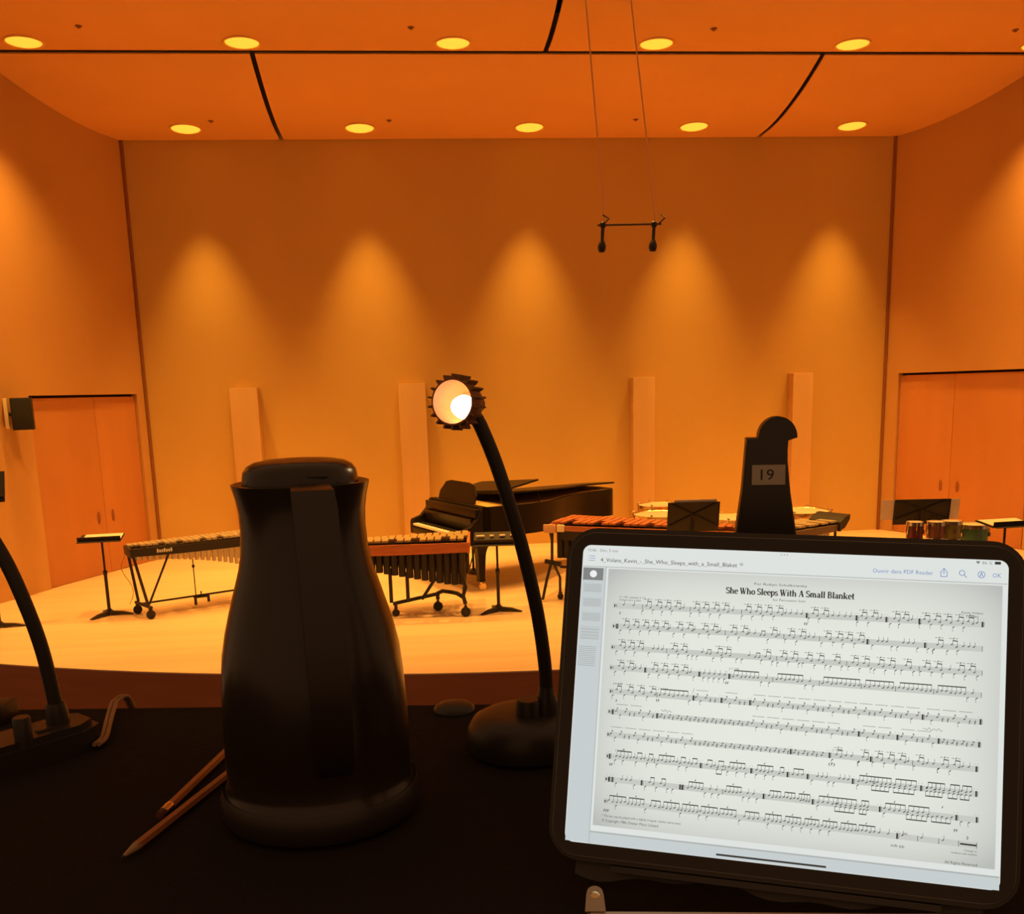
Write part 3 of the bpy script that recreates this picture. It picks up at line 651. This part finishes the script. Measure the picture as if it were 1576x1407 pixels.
# stand with the number post that holds the tablet ---------------------------------
R3 = Matrix(((.9379,.1219,-.3247),(-.346,.2651,-.9),(-.0237,.9565,.2908)))
scr = Vector((.2174,.5745,-.2005))
TM = Matrix.Translation(scr) @ R3.to_4x4()
t = thing('tablet_stand', 'black tapered stand post with rounded hook and number 19 sticker behind tablet', 'stand', (.248, .69, TZ), -YAW-.16)
po = MB(); po.prism([(-.027,0),(.027,0),(.0245,.14),(.0210,.2240),(.0160,.255),(.0137,.276),(.0135,.284),(.0138,.2925),(-.0150,.2925),(-.0175,.255),(-.0215,.2240)], -.010, .010, Matrix.Rotation(PI/2, 4, 'X'))
bmesh.ops.bevel(po.bm, geom=[e for e in po.bm.edges if abs(e.verts[0].co.y-e.verts[1].co.y) < 1e-6], offset=.0012, segments=1, affect='EDGES'); po.build('post', plast2_m, t)
hk = MB(); hpz = [(.0135*math.cos(a)*1.0+.0065, .2925+.0150*math.sin(a)) for a in [PI*k/18 for k in range(19)]]
hk.prism([(.0200,.2925)]+hpz[1:]+[(-.007,.2905),(.0135,.2905)], -.009, .009, Matrix.Rotation(PI/2, 4, 'X')); hk.build('hook', plast2_m, t)
st = MB().box((.0005,-.0104,.2665), (.0232,.0006,.0142)).build('number_sticker', mat('sticker_paper', (.42,.36,.30), .6), t, smooth=False)
E19 = text_mesh('19', mat('sticker_ink', (.02,.015,.012), .6), 'number_19', st, -.0050, .0042, .2630, .0075, 0, Matrix.Translation((0,-.0109,0)) @ Matrix.Rotation(PI/2, 4, 'X'))
MB().box((0,.01,.004), (.16,.14,.008), bev=.003).build('foot_plate', plast2_m, t)
lg = MB(); lc = TM @ Vector((0,-.1115,-.006))
lM = Matrix.Translation((.248,.69,TZ)) @ Matrix.Rotation(-YAW-.16, 4, 'Z')
lg.box((0,-.1135,-.010), (.20,.004,.016)); lg.box((0,-.085,-.0165), (.10,.06,.004)); bmesh.ops.transform(lg.bm, matrix=lM.inverted() @ TM, verts=lg.bm.verts); lg.build('ledge', plast2_m, t, smooth=False)
ar = MB(); a0 = lM.inverted() @ (TM @ Vector((.0,-.07,-.019))); ar.tube([a0, (0,-.004,.06)], .008, 10); ar.build('support_arm', plast2_m, t)

# tablet ---------------------------------------------------------------------------
tab = thing('tablet', 'tablet in a black case showing a page of percussion sheet music', 'tablet'); tab.matrix_world = TM
def rrect(w_, h_, r, n=8):
    out = []
    for cx, cy, a0 in ((w_/2-r,h_/2-r,0),(-w_/2+r,h_/2-r,PI/2),(-w_/2+r,-h_/2+r,PI),(w_/2-r,-h_/2+r,1.5*PI)):
        for k in range(n+1): a = a0+PI/2*k/n; out.append((cx+r*math.cos(a), cy+r*math.sin(a)))
    return out
MB().prism(rrect(.2806,.2149,.018), -.0062, -.0012).build('metal_body', mat('tablet_alu', (.45,.42,.40), .3, .9), tab)
MB().prism(rrect(.2800,.2143,.0177), -.0012, -.0002).build('glass_front', mat('tablet_glass', (.010,.008,.007), .12), tab)
MB().prism(rrect(.2860,.2215,.021), -.0130, -.0063).build('case', plast2_m, tab)
cr = MB(); oA = rrect(.2860,.2215,.021); iA = rrect(.2814,.2157,.0185); nA = len(oA)
v = [[cr.bm.verts.new((*p, z)) for p in P] for P, z in ((oA,-.0064),(oA,-.0030),(iA,-.0030),(iA,-.0064))]
for a, c in zip(v, v[1:]):
    for k in range(nA): cr.bm.faces.new((a[k],a[(k+1)%nA],c[(k+1)%nA],c[k]))
cr.build('case_rim', plast2_m, tab)
fl = MB(); N = 30; r1 = []; 
for k in range(N+1):
    x = -.125+.25*k/N; dy = -.1195-.0030*math.sin(k*.42+.4)-.0020*math.sin(k*.95)
    r1.append([fl.bm.verts.new(p) for p in ((x,-.108,-.0135),(x,dy,-.010),(x,dy,-.0125),(x,-.108,-.0155))])
for A, B in zip(r1, r1[1:]):
    for k in range(4): fl.bm.faces.new((A[k],A[(k+1)%4],B[(k+1)%4],B[k]))
fl.bm.faces.new(r1[0]); fl.bm.faces.new(r1[-1][::-1]); fl.build('cover_flap', plast2_m, tab)
def screen_mat(name, c, s=1.0, r=.25):
    return mat(name, (.02,.02,.02), r, emit=c, estr=s, spec=.3)
scr_m = screen_mat('screen_white', (.72,.76,.74))
# the page is a photographed sheet: its picture is a little greyer towards its edges
pg_m = bpy.data.materials.new('screen_page'); pg_m.use_nodes = True; nt = pg_m.node_tree; pb = nt.nodes['Principled BSDF']
pb.inputs['Base Color'].default_value = (.02,.02,.02,1); pb.inputs['Roughness'].default_value = .25; pb.inputs['Emission Strength'].default_value = 1
tc = nt.nodes.new('ShaderNodeTexCoord'); sx = nt.nodes.new('ShaderNodeSeparateXYZ'); nt.links.new(tc.outputs['Generated'], sx.inputs[0])
def edge(out):
    a = nt.nodes.new('ShaderNodeMath'); a.operation = 'SUBTRACT'; a.inputs[1].default_value = .5; nt.links.new(out, a.inputs[0])
    c = nt.nodes.new('ShaderNodeMath'); c.operation = 'ABSOLUTE'; nt.links.new(a.outputs[0], c.inputs[0])
    d = nt.nodes.new('ShaderNodeMath'); d.operation = 'POWER'; d.inputs[1].default_value = 5; nt.links.new(c.outputs[0], d.inputs[0]); return d
ex, ey = edge(sx.outputs['X']), edge(sx.outputs['Y'])
ad = nt.nodes.new('ShaderNodeMath'); ad.operation = 'ADD'; nt.links.new(ex.outputs[0], ad.inputs[0]); nt.links.new(ey.outputs[0], ad.inputs[1])
mx = nt.nodes.new('ShaderNodeMapRange'); mx.inputs['From Max'].default_value = .055; nt.links.new(ad.outputs[0], mx.inputs['Value'])
rp = nt.nodes.new('ShaderNodeValToRGB'); rp.color_ramp.elements[0].color = (.77,.80,.735,1); rp.color_ramp.elements[1].color = (.47,.50,.475,1); nt.links.new(mx.outputs[0], rp.inputs[0]); nt.links.new(rp.outputs[0], pb.inputs['Emission Color'])
mmv = lambda *q: [x/1000 for x in q]
screen = MB().prism(rrect(.2629,.1972,.0055), -.0004, 0).build('screen', scr_m, tab, smooth=False)
def plate(name, m, x0, y0, x1, y1, z=.05):
    x0, y0, x1, y1, z = mmv(x0, y0, x1, y1, z)
    b = MB(); b.quad(((x0,y0,z),(x1,y0,z),(x1,y1,z),(x0,y1,z))); return b.build(name, m, screen, smooth=False)
line_m = screen_mat('screen_line', (.42,.45,.44)); side_m = screen_mat('screen_sidebar', (.56,.61,.62)); ink_m = screen_mat('ink', (.035,.035,.033)); band_m = screen_mat('stave_grey', (.40,.42,.40)); blue_m = screen_mat('icon_blue', (.16,.26,.52)); gry_m = screen_mat('icon_grey', (.22,.23,.23))
plate('sidebar', side_m, -131, -98, -115.4, 83.4, .03)
plate('page', pg_m, -113.4, -86.4, 128.4, 83.0, .05)
plate('toolbar_line', line_m, -131, 83.9, 131, 84.4); plate('sidebar_line', line_m, -115.4, -98.3, -114.9, 84.0, .06); plate('bottom_line', line_m, -114.9, -91.2, 131, -90.2, .05); plate('bottom_band', side_m, -114.9, -98.3, 131, -91.2, .03)
plate('home_bar', ink_m, -33.4, -96.8, 33.2, -95.6, .08)
plate('thumbnail', gry_m, -130.4, 74.9, -116.8, 83.2, .08)
c = MB(); c.lathe([(0,0),(.0024,0)], 24, Matrix.Translation((-.1235,.0791,.00012)), cap=False); c.build('thumbnail_dot', screen_mat('dot_white', (.85,.87,.86)), screen, smooth=False)
th_m = screen_mat('thumb_grey', (.52,.56,.56)); tl_m = screen_mat('thumb_lines', (.40,.43,.43))
for x0, y0, x1, y1 in ((-129.8,66.6,-117.2,72.9),(-129.7,56.9,-116.8,63.1),(-129.6,47.1,-116.8,53.3),(-130,34.8,-116.9,43.9)):
    plate('thumbnail', th_m, x0, y0, x1, y1, .08)
    for k in range(4): plate('thumbnail_line', tl_m, x0+.6, y0+.7+k*(y1-y0-1)/4, x1-.6, y0+1.1+k*(y1-y0-1)/4, .10)
for k in range(11): plate('thumbnail_line', tl_m, -130.3, 17.3+1.25*k, -118.6, 17.8+1.25*k, .08)
def txt(s, m, x0, x1, y, cap, name='lettering'):
    o = text_mesh(s, m, name, screen, x0/1000, x1/1000, y/1000, cap/1000, .00012); return o
txt('15:06   Dim. 5 mai', gry_m, -128, -108, 94.3, 1.9); txt('4_Volans_Kevin_-_She_Who_Sleeps_with_a_Small_Blaket', ink_m, -119.2, -29.6, 87.6, 2.6); txt('Ouvrir dans PDF Reader', blue_m, 53.6, 88.8, 87.9, 2.5); txt('OK', blue_m, 122.6, 127.4, 87.9, 2.6); txt('86 %', gry_m, 116.6, 122.2, 95.8, 1.8)
ic = MB()
def ring(b, cx, cy, r0, r1, n=24, z=.12):
    for k in range(n):
        a, c = 2*PI*k/n, 2*PI*(k+1)/n
        b.quad([((cx+r*math.cos(q))/1000, (cy+r*math.sin(q))/1000, z/1000) for r, q in ((r0,a),(r1,a),(r1,c),(r0,c))])
def seg(b, x0, y0, x1, y1, wd, mi=0, z=.12):
    d = Vector((x1-x0, y1-y0)); 
    if d.length < 1e-6: return
    nrm = Vector((-d.y, d.x)).normalized()*wd/2
    b.quad([(p[0]/1000, p[1]/1000, z/1000) for p in ((x0-nrm.x,y0-nrm.y),(x1-nrm.x,y1-nrm.y),(x1+nrm.x,y1+nrm.y),(x0+nrm.x,y0+nrm.y))], mi)
for k in range(3): seg(ic, -126.6, 88.2+1.5*k, -123, 88.2+1.5*k, .35); seg(ic, -127.6, 88.2+1.5*k, -127.1, 88.2+1.5*k, .4)
ic.build('list_icon', blue_m, screen, smooth=False)
ic = MB(); seg(ic, 93.2,87.2,96.8,87.2,.4); seg(ic, 93.2,87.2,93.2,90.4,.4); seg(ic, 96.8,87.2,96.8,90.4,.4); seg(ic, 93.2,90.4,94.2,90.4,.4); seg(ic, 95.8,90.4,96.8,90.4,.4); seg(ic, 95,88.8,95,92.2,.4); seg(ic, 95,92.3,93.9,91.1,.4); seg(ic, 95,92.3,96.1,91.1,.4); ic.build('share_icon', blue_m, screen, smooth=False)
ic = MB(); ring(ic, 105.3, 89.9, 1.35, 1.75); seg(ic, 106.5,88.7,108,87.1,.45); ic.build('search_icon', blue_m, screen, smooth=False)
ic = MB(); ring(ic, 116.3, 89.3, 1.75, 2.15); seg(ic, 115.4,88.0,116.3,90.6,.45); seg(ic, 117.2,88.0,116.3,90.6,.45); ic.build('pen_icon', blue_m, screen, smooth=False)
ic = MB(); ring(ic, -26.9, 89.6, 0.0, 1.3); ic.build('chevron_disc', side_m, screen, smooth=False)
ic = MB(); seg(ic, -27.6,89.9,-26.9,89.2,.3,0,.14); seg(ic, -26.9,89.2,-26.2,89.9,.3,0,.14); ic.build('chevron', gry_m, screen, smooth=False)
ic = MB(); [ring(ic, x, 96.9, 0, .35, 10) for x in (-2.2,-.4,1.4)]; ic.build('menu_dots', gry_m, screen, smooth=False)
ic = MB(); seg(ic, 123.6,96.8,127,96.8,1.7); ic.build('battery_icon', ink_m, screen, smooth=False)
ic = MB(); ic.quad([(x/1000,y/1000,.00012) for x, y in ((114.2,95.8),(115.6,97.3),(114.2,97.7),(112.8,97.3))]); ic.build('wifi_icon', gry_m, screen, smooth=False)

# the bold serif title, drawn with thick stems and thin hairlines
def A_(cx, cy, rx, ry, a0, a1, n=14): return [(cx+rx*math.cos(math.radians(a0+(a1-a0)*k/n)), cy+ry*math.sin(math.radians(a0+(a1-a0)*k/n))) for k in range(n+1)]
TK, TN = .215, .085
def sf(x0, x1, y): return ([(x0,y),(x1,y)], TN)
def Sg(s, w_): return [(A_(.28*w_,.745*s,.22*w_,.225*s,15,270)+A_(.28*w_,.27*s,.24*w_,.25*s,90,-165), 'c')]
G = {'S': (.60, Sg(1,1)), 's': (.46, Sg(.66,.78)),
 'h': (.72, [([(.15,0),(.15,1)],TK),(A_(.35,.42,.2,.23,170,0),'c'),([(.55,.42),(.55,0)],TK),sf(.02,.28,.03),sf(.42,.68,.03),sf(.02,.16,.97)]),
 'n': (.72, [([(.15,0),(.15,.66)],TK),(A_(.35,.42,.2,.23,170,0),'c'),([(.55,.42),(.55,0)],TK),sf(.02,.28,.03),sf(.42,.68,.03),sf(.02,.16,.63)]),
 'm': (1.05, [([(.15,0),(.15,.66)],TK),(A_(.32,.42,.17,.23,170,0),'c'),([(.50,.42),(.50,0)],TK),(A_(.67,.42,.17,.23,170,0),'c'),([(.85,.42),(.85,0)],TK),sf(.02,.28,.03),sf(.38,.62,.03),sf(.73,.98,.03),sf(.02,.16,.63)]),
 'e': (.58, [([(.1,.37),(.5,.37)],TN),(A_(.31,.33,.22,.31,0,315,20),'c')]), 'o': (.64, [(A_(.32,.33,.23,.31,0,360,24),'c')]),
 'W': (1.08, [([(.1,1),(.34,0)],TK),([(.34,0),(.55,.95)],TN),([(.47,1),(.71,0)],TK),([(.71,0),(.95,.97)],TN),sf(0,.26,.97),sf(.38,.62,.97),sf(.84,1.05,.97)]),
 'l': (.36, [([(.18,0),(.18,1)],TK),sf(.04,.32,.03),sf(.04,.18,.97)]), 'i': (.36, [([(.18,0),(.18,.66)],TK),sf(.04,.32,.03),sf(.04,.18,.63),([(.09,.88),(.27,.88)],.17)]),
 'p': (.68, [([(.15,-.3),(.15,.66)],TK),(A_(.34,.33,.23,.31,150,-150,20),'c'),sf(.02,.28,-.28),sf(.02,.16,.63)]),
 't': (.44, [([(.19,.1),(.19,.9)],TK),(A_(.30,.12,.11,.10,180,320,8),'c'),sf(.04,.38,.63)]),
 'A': (.84, [([(.1,0),(.40,1)],TN),([(.40,.98),(.68,0)],TK+.02),sf(.22,.58,.34),sf(0,.22,.03),sf(.54,.82,.03)]),
 'a': (.60, [([(.43,.06),(.43,.46)],TK),(A_(.28,.46,.16,.18,0,160,12),'c'),(A_(.26,.18,.17,.16,60,330,14),'c'),sf(.40,.58,.03)]),
 'B': (.74, [([(.17,0),(.17,1)],TK),(A_(.34,.76,.22,.22,90,-90),'c'),(A_(.36,.27,.26,.25,90,-90),'c'),sf(.03,.36,.97),sf(.17,.36,.53),sf(.03,.38,.03)]),
 'k': (.70, [([(.15,0),(.15,1)],TK),([(.2,.28),(.55,.63)],TN),([(.30,.38),(.58,0)],TK),sf(.02,.28,.03),sf(.42,.68,.03),sf(.42,.66,.63),sf(.02,.16,.97)]), ' ': (.32, [])}
title = 'She Who Sleeps With A Small Blanket'
adv = sum(G[ch][0] for ch in title); cap = 4.1; kx = (43.4+35.7)/(adv*cap); x = -35.7; b = MB()
for ch in title:
    wd, strokes = G[ch]
    for pts, th in strokes:
        for p, q in zip(pts, pts[1:]):
            if th == 'c':
                dd = Vector(q)-Vector(p); tt = TN+(TK-TN)*abs(dd.y)/max(dd.length, 1e-6)
            else: tt = th
            seg(b, x+p[0]*cap*kx, 70.3+p[1]*cap, x+q[0]*cap*kx, 70.3+q[1]*cap, tt*cap)
    x += wd*cap*kx
b.build('score_title', ink_m, screen, smooth=False)
gi_m = screen_mat('ink_soft', (.07,.07,.07))
txt('For Robyn Schulkowsky', gi_m, -18.1, 14.5, 76.6, 1.5); txt('for Percussion Solo', gi_m, -6.1, 13.9, 66.9, 1.4); txt('Kevin Volans', gi_m, 105.8, 117.8, 64.9, 1.4); txt('(1986)', gi_m, 108.4, 115.3, 62.7, 1.3)
txt('J = 160  (semper J = J)', gi_m, -105, -87.6, 63.9, 1.3); txt('medium-hard mallets', gi_m, -104.9, -90.5, 62.1, 1.1)
txt('* This bar may be played with a slightly irregular rhythm and accents', gi_m, -107.8, -56.6, -80.2, 1.4); txt('\u00a9 Copyright 1986 Chester Music Limited', gi_m, -107.5, -70.9, -83.4, 1.7)
txt('All Rights Reserved', gi_m, 100.7, 118.7, -87.0+1.2, 1.6); txt('Change to', gi_m, 111.2, 118.3, -77.6, 1.1); txt('medium-soft mallets', gi_m, 104.2, 118.3, -79.6, 1.1)
for x, y in ((-105.7,6.2),(-75.9,5.0),(-31.4,21.1),(-101.5,-37.2),(34.1,-25.0),(73,-71.8)): txt('J = 160' if y > 0 or x < 0 else 'J = 240', gi_m, x, x+6.3, y, 1.4)
for s_, x, y in (('ff',-33.5,11.6),('f',-104.5,52.8),('f',-103.4,-5.2),('ff',-77,-3.0),('(f)',32,-34.0),('ff',-105,-47.0),('fff',-107,-77.0),('sub pp',70,-79.4),('ff',105,-66.8),('ff',13.5,52.4)): txt(s_, gi_m, x, x+1.3*len(s_), y, 1.7)
b = MB()
def squig(x0, y0, wd, n, amp):
    p = None
    for k in range(n*6+1):
        q = (x0+wd*k/(n*6), y0+amp*math.sin(k*1.05)*(1 if (k//6) % 2 else .55))
        if p: seg(b, *p, *q, .28)
        p = q
squig(-73.2,-8.6,7,3,1.1); squig(86,-6.9,11,4,.9); seg(b, -53.6,4.6,-52.6,7.4,.3); b.build('handwritten_note', gry_m, screen, smooth=False)
# the ten staves ---------------------------------------------------------------------
SCORE = [
  (-108.9,58.5,118.1,58.8,"q-101.9 q-95.3 b-89.2 t-85.8 t-78.9 t-72.9 t-66.5 q-62.7 b-58.1 t-54.3 t-48.4 t-41.8 t-35.6 q-31.0 b-25.3 t-21.6 t-15.1 t-8.6 t-1.8 q1.8 q5.0 q8.6 q11.8 B15.0 t19.7 t26.0 q30.7 q34.2 q38.1 q41.2 B45.0 t48.9 t55.4 q59.2 B62.6 t68.3 t73.5 q77.3 B81.8 t85.5 t91.8 t98.1 t104.7 t110.5 q114.5 B117.7"),
  (-108.9,44.8,118.0,44.0,"B-105.4 t-99.7 t-93.2 t-86.7 t-80.3 t-73.8 q-70.9 t-64.5 t-57.8 q-54.8 t-48.1 t-41.9 q-38.6 b-34.9 t-29.9 t-23.0 q-20.1 q-16.5 p-12.8 t-4.8 q-1.5 b1.7 t6.0 t12.8 q16.7 q19.9 b23.4 t28.1 t35.1 t40.9 t47.8 B52.0 l55.1 q58.1 q60.8 q63.4 l66.5 l69.8 q72.9 q75.8 q78.8 l81.4 B85.5 l87.4 l90.7 t93.6 t101.7 l104.3 q107.2 q110.4 q113.3 b118.0"),
  (-108.9,30.8,118.0,29.3,"t-101.4 t-95.3 t-89.3 l-83.3 q-80.7 q-77.7 q-74.7 b-71.8 t-67.1 t-60.8 l-57.8 l-54.9 l-52.0 q-49.0 p-46.1 t-38.3 t-32.9 l-26.8 l-23.5 q-19.4 p-15.4 t-8.1 l-4.5 b-2.1 t1.9 t8.6 l11.8 t17.3 t24.4 l27.9 t34.1 l37.6 b40.3 t44.9 t51.4 l54.8 t60.1 t66.5 l69.2 t75.9 l79.6 b82.6 t86.7 t93.3 l96.2 q99.9 t106.1 t112.2 l115.8 b118.3"),
  (-108.9,17.2,117.9,15.9,"t-101.5 t-95.0 q-91.9 q-88.5 B-85.1 t-79.1 t-72.7 t-65.9 t-59.6 q-55.8 l-53.3 B-50.0 q-47.1 q-43.8 q-40.5 q-37.2 q-33.9 l-47.1 l-43.8 l-40.5 l-37.2 l-33.9 B-31.0 r-28.6,-13.2,7 l-10.8 q-7.9 l-5.9 b-3.9 r-1.5,13.9,7 l16.3 q18.6 l21.0 b24.5 r26.4,48.0,9 b49.5 r51.4,67.7,7 b69.5 r71.4,89.6,8 b91.4 r93.2,108.9,7 l110.7 q113.2 l115.7 b118.2"),
  (-108.2,1.6,118.2,-0.1,"t-102.2 t-94.4 t-87.1 t-79.4 b-76.4 r-74.7,-57.0,7 l-55.4 B-52.9 s-51.2,-36.7 B-35.1 s-32.7,-18.4 B-17.2 s-15.2,83.4 B85.6 s87.8,116.5 B118.2"),
  (-108.3,-11.8,118.2,-13.8,"B-104.8 s-102.6,-77.7 B-75.6 u-73.5,-17.4 s-15.4,46.4 B49.1 s51.3,68.6 B71.6 s73.8,92.2 B95.1 u97.3,116.4 B117.8"),
  (-108.1,-26.8,117.8,-28.5,"s-105.1,-46.8 u-44.7,7.6 B9.1 u11.1,30.1 B32.4 t37.4 q42.0 q45.4 l49.6 t53.0 B56.7 t61.3 t68.0 t74.6 q78.0 b80.9 t84.9 q89.0 q92.6 l95.5 t98.8 t105.3 q108.9 q112.4 B116.7"),
  (-107.6,-40.9,117.7,-43.2,"B-105.0 r-100.7,-91.3,5 l-101.1 l-96.0 q-89.1 r-87.4,-84.4,2 l-87.4 q-82.3 r-79.8,-77.2,2 l-80.2 b-75.5 r-73.4,-63.4,5 l-73.9 q-61.3 r-59.2,-56.3,2 l-59.6 q-53.8 r-51.8,-48.9,2 l-54.7 B-46.0 r-42.3,-39.4,2 q-37.4 R-35.4,-32.1,2 b-30.5 r-28.4,-18.8,5 l-28.9 l-23.2 l-17.6 B-14.4 r-11.2,-1.7,5 l-11.2 l-5.6 l-0.5 r2.7,5.0,2 B7.8 r10.9,16.8,3 B19.9 l22.6 q25.7 q28.4 q31.1 l32.6 l35.7 q38.7 q41.4 q44.0 B46.7 r50.1,59.1,5 l49.7 R58.4,68.4,5 R71.0,82.8,5 B86.1 r89.4,93.7,2 R89.4,98.8,5 R102.0,107.1,3 R108.8,113.8,3 B117.0"),
  (-107.5,-55.8,118.1,-58.5,"B-104.4 B-102.3 l-99.7 q-96.3 q-93.3 q-90.3 l-87.7 B-83.1 l-80.5 r-78.0,-75.5,2 l-73.4 r-70.8,-68.3,2 l-66.2 l-62.9 B-58.3 B-56.7 r-53.4,-44.3,5 l-42.3 q-39.4 l-37.8 q-35.4 l-33.7 b-31.3 r-29.7,-20.4,5 l-18.4 q-16.0 l-14.8 q-12.4 l-10.0 B-6.1 r-2.9,3.8,4 r6.1,12.4,4 r14.7,21.3,5 B23.6 r26.7,38.2,5 l26.7 R37.4,48.8,5 R51.8,55.9,3 B63.0 r65.6,77.0,5 l65.6 R78.9,90.5,5 d93.1,103.9,5 B106.4 l109.2 l113.5 B117.7"),
  (-107.4,-70.2,118.5,-73.6,"r-103.9,-93.2,5 l-98.8 r-91.1,-81.3,5 l-79.6 r-76.7,-70.8,3 r-68.7,-58.7,5 r-56.7,-46.8,5 l-57.1 r-44.8,-34.6,5 l-45.2 l-40.3 r-33.0,-22.9,5 l-20.1 r-17.3,-8.9,4 r-5.0,4.8,5 l-2.6 r7.2,16.5,5 l6.8 l12.3 r18.8,27.3,5 l17.7 l23.5 r29.6,38.0,5 l28.8 l34.2 r40.3,49.3,5 r50.8,60.2,5 q63.1 q68.3 B73.5 q76.4 b85.2 q87.4 b97.1 q99.3 M108.9,118.1"),
]

def head(b, x, y, s=1.0):
    b.quad([((x+s*dx)/1000, (y+s*dy)/1000, .00013) for dx, dy in ((-.75,-.30),(-.2,-.50),(.75,.28),(.2,.50))], 1)
def vline(b, x, y0, y1, wd=.22): seg(b, x, y0, x, y1, wd, 1, .13)
for si, (xa, ya, xb, yb, toks) in enumerate(SCORE):
    b = MB(); Y = lambda x: ya+(yb-ya)*(x-xa)/(xb-xa)
    b.quad([(p[0]/1000, p[1]/1000, .00009) for p in ((xa,ya-1.6),(xb,yb-1.6),(xb,yb+1.6),(xa,ya+1.6))], 2)
    for k in range(5): seg(b, xa, ya+1.6-.8*k, xb, yb+1.6-.8*k, .17, 0, .11)
    seg(b, xa+1.2, ya-.9, xa+1.2, ya+.9, .8, 1, .13); seg(b, xa+2.5, ya-.9, xa+2.5, ya+.9, .35, 1, .13)
    rnd = random.Random(si*11+3)
    def tuplet(x, y, L):
        seg(b, x-L/2, y, x-.9, y, .25, 1, .13); seg(b, x+.9, y, x+L/2, y, .25, 1, .13); seg(b, x-.3, y-.6, x+.35, y+.6, .45, 1, .13)
    def low(x, y):
        head(b, x, y-2.5); vline(b, x-.6, y-2.6, y-4.2); seg(b, x-.7, y-4.9, x-.2, y-4.7, .35, 1, .13)
    for tk in toks.split():
        kd = tk[0]; v = [float(q) for q in tk[1:].split(',')]; x = v[0]; y = Y(x)
        if kd == 'b': vline(b, x, y-1.6, y+1.6, .3)
        elif kd == 'B': vline(b, x, y-1.7, y+1.7, 1.0); vline(b, x+.9, y-1.6, y+1.6, .25); ring(b, x-1.2, y+2.8, 0, .3, 6, .13); ring(b, x+.6, y+2.8, 0, .3, 6, .13)
        elif kd == 'q': head(b, x, y+.8); vline(b, x+.6, y+.9, y+3.6)
        elif kd == 'l': low(x, y+.4)
        elif kd == 'p': head(b, x, y); head(b, x+2.4, y); vline(b, x+.6, y, y+2.8); vline(b, x+3, y, y+2.8); seg(b, x+.5, y+2.7, x+3.1, y+2.7, .5, 1, .13)
        elif kd == 't':
            tuplet(x, y+5.2, 5.0); hi = rnd.choice((0, .7))
            head(b, x-1.0, y+.9+hi); head(b, x+1.7, y-.3+hi*.5); vline(b, x-.4, y+.9, y+3.9); vline(b, x+2.3, y-.3, y+3.7); seg(b, x-.5, y+3.9, x+2.4, y+3.7, .6, 1, .13); low(x-3.2, y+rnd.choice((0,.8)))
        elif kd in 'rRd':
            n = int(v[2]); xe = v[1]; ye = Y(xe); sg = -1 if kd == 'd' else 1
            for k in range(n):
                u = k/(n-1); xx = x+(xe-x)*u; yy = Y(xx); dz = rnd.choice((.9,.4,.0))
                head(b, xx, yy+dz*sg); vline(b, xx+.6*sg, yy+dz*sg, yy+sg*4.0)
                if kd == 'R': head(b, xx, yy-1.3); vline(b, xx-.6, yy-1.3, yy-4.2)
            seg(b, x+.5*sg, y+sg*4.0, xe+.7*sg, ye+sg*4.0, .65, 1, .13)
            if kd == 'R': seg(b, x-.7, y-4.2, xe-.5, ye-4.2, .65, 1, .13)
            elif n == 5: seg(b, (x+xe)/2-.3, (y+ye)/2+4.7, (x+xe)/2+.35, (y+ye)/2+5.9, .4, 1, .13)
        elif kd in 'su':
            stp = 3.05 if kd == 's' else 2.75; k = 0; xx = x
            while xx < v[1]:
                yy = Y(xx); m5 = k % 5 if kd == 's' else k % 2
                if m5 in (0, 2) and kd == 's': head(b, xx, yy+.7); vline(b, xx+.6, yy+.7, yy+3.1); seg(b, xx+.6, yy+3.1, xx+1.4, yy+2.2, .4, 1, .13)
                elif m5 == 1 and kd == 's': low(xx, yy+.9)
                elif kd == 'u' and m5 == 0: head(b, xx, yy-.5); vline(b, xx+.6, yy-.5, yy+1.7); seg(b, xx+.6, yy+1.7, xx+1.4, yy+.9, .4, 1, .13)
                else: head(b, xx, yy-.3, .9); head(b, xx-.1, yy-1.5, .7); seg(b, xx+.2, yy+.9, xx-.3, yy-1.9, .25, 1, .13)
                if kd == 's' and k % 3 == 0 and xx+7 < v[1]: seg(b, xx, yy+5.2, xx+7.6, Y(xx+7.6)+5.2, .22, 1, .13)
                xx += stp; k += 1
        elif kd == 'M':
            xe = v[1]; ye = Y(xe); seg(b, x, y, xe, ye, 1.0, 1, .13); vline(b, x-.8, y-1.6, y+1.6, .3); vline(b, xe, ye-1.8, ye+1.8, .3)
    b.build('music_stave', [band_m, ink_m, screen_mat('stave_tint', (.60,.62,.575))], screen, smooth=False)
txt('3', ink_m, 112.2, 113.4, -70.6, 1.9)

# sheets with a metal clip at the lower edge ------------------------------------------
t = thing('clipped_papers', 'stack of pale papers with a metal clip at the bottom of the picture', 'papers', (.1965, .4815, TZ), -.153)
for k in range(3): MB().box((.002*k,-.055-.0015*k,.0012+.0022*k), (.236,.236,.0020)).build('sheet', paper_m, t, smooth=False)
cl = MB(); cl.prism([(-.0065,0),(.0065,0),(.0055,.012)]+[(.0052*math.cos(a), .013+.0052*math.sin(a)) for a in [PI*k/10 for k in range(11)]]+[(-.0055,.012)], 0, .0012, Matrix.Translation((-.111,.058,.0072)) @ Matrix.Rotation(.5, 4, 'X')); c_ = cl.build('clip', mat('clip_steel', (.45,.36,.26), .3, 1), t)
MB().lathe([(.0026,0),(.0030,.0006),(.0022,.0012),(0,.0012)], 16, Matrix.Translation((-.111,.068,.0135)) @ Matrix.Rotation(.5, 4, 'X')).build('rivet', brass_m, c_)
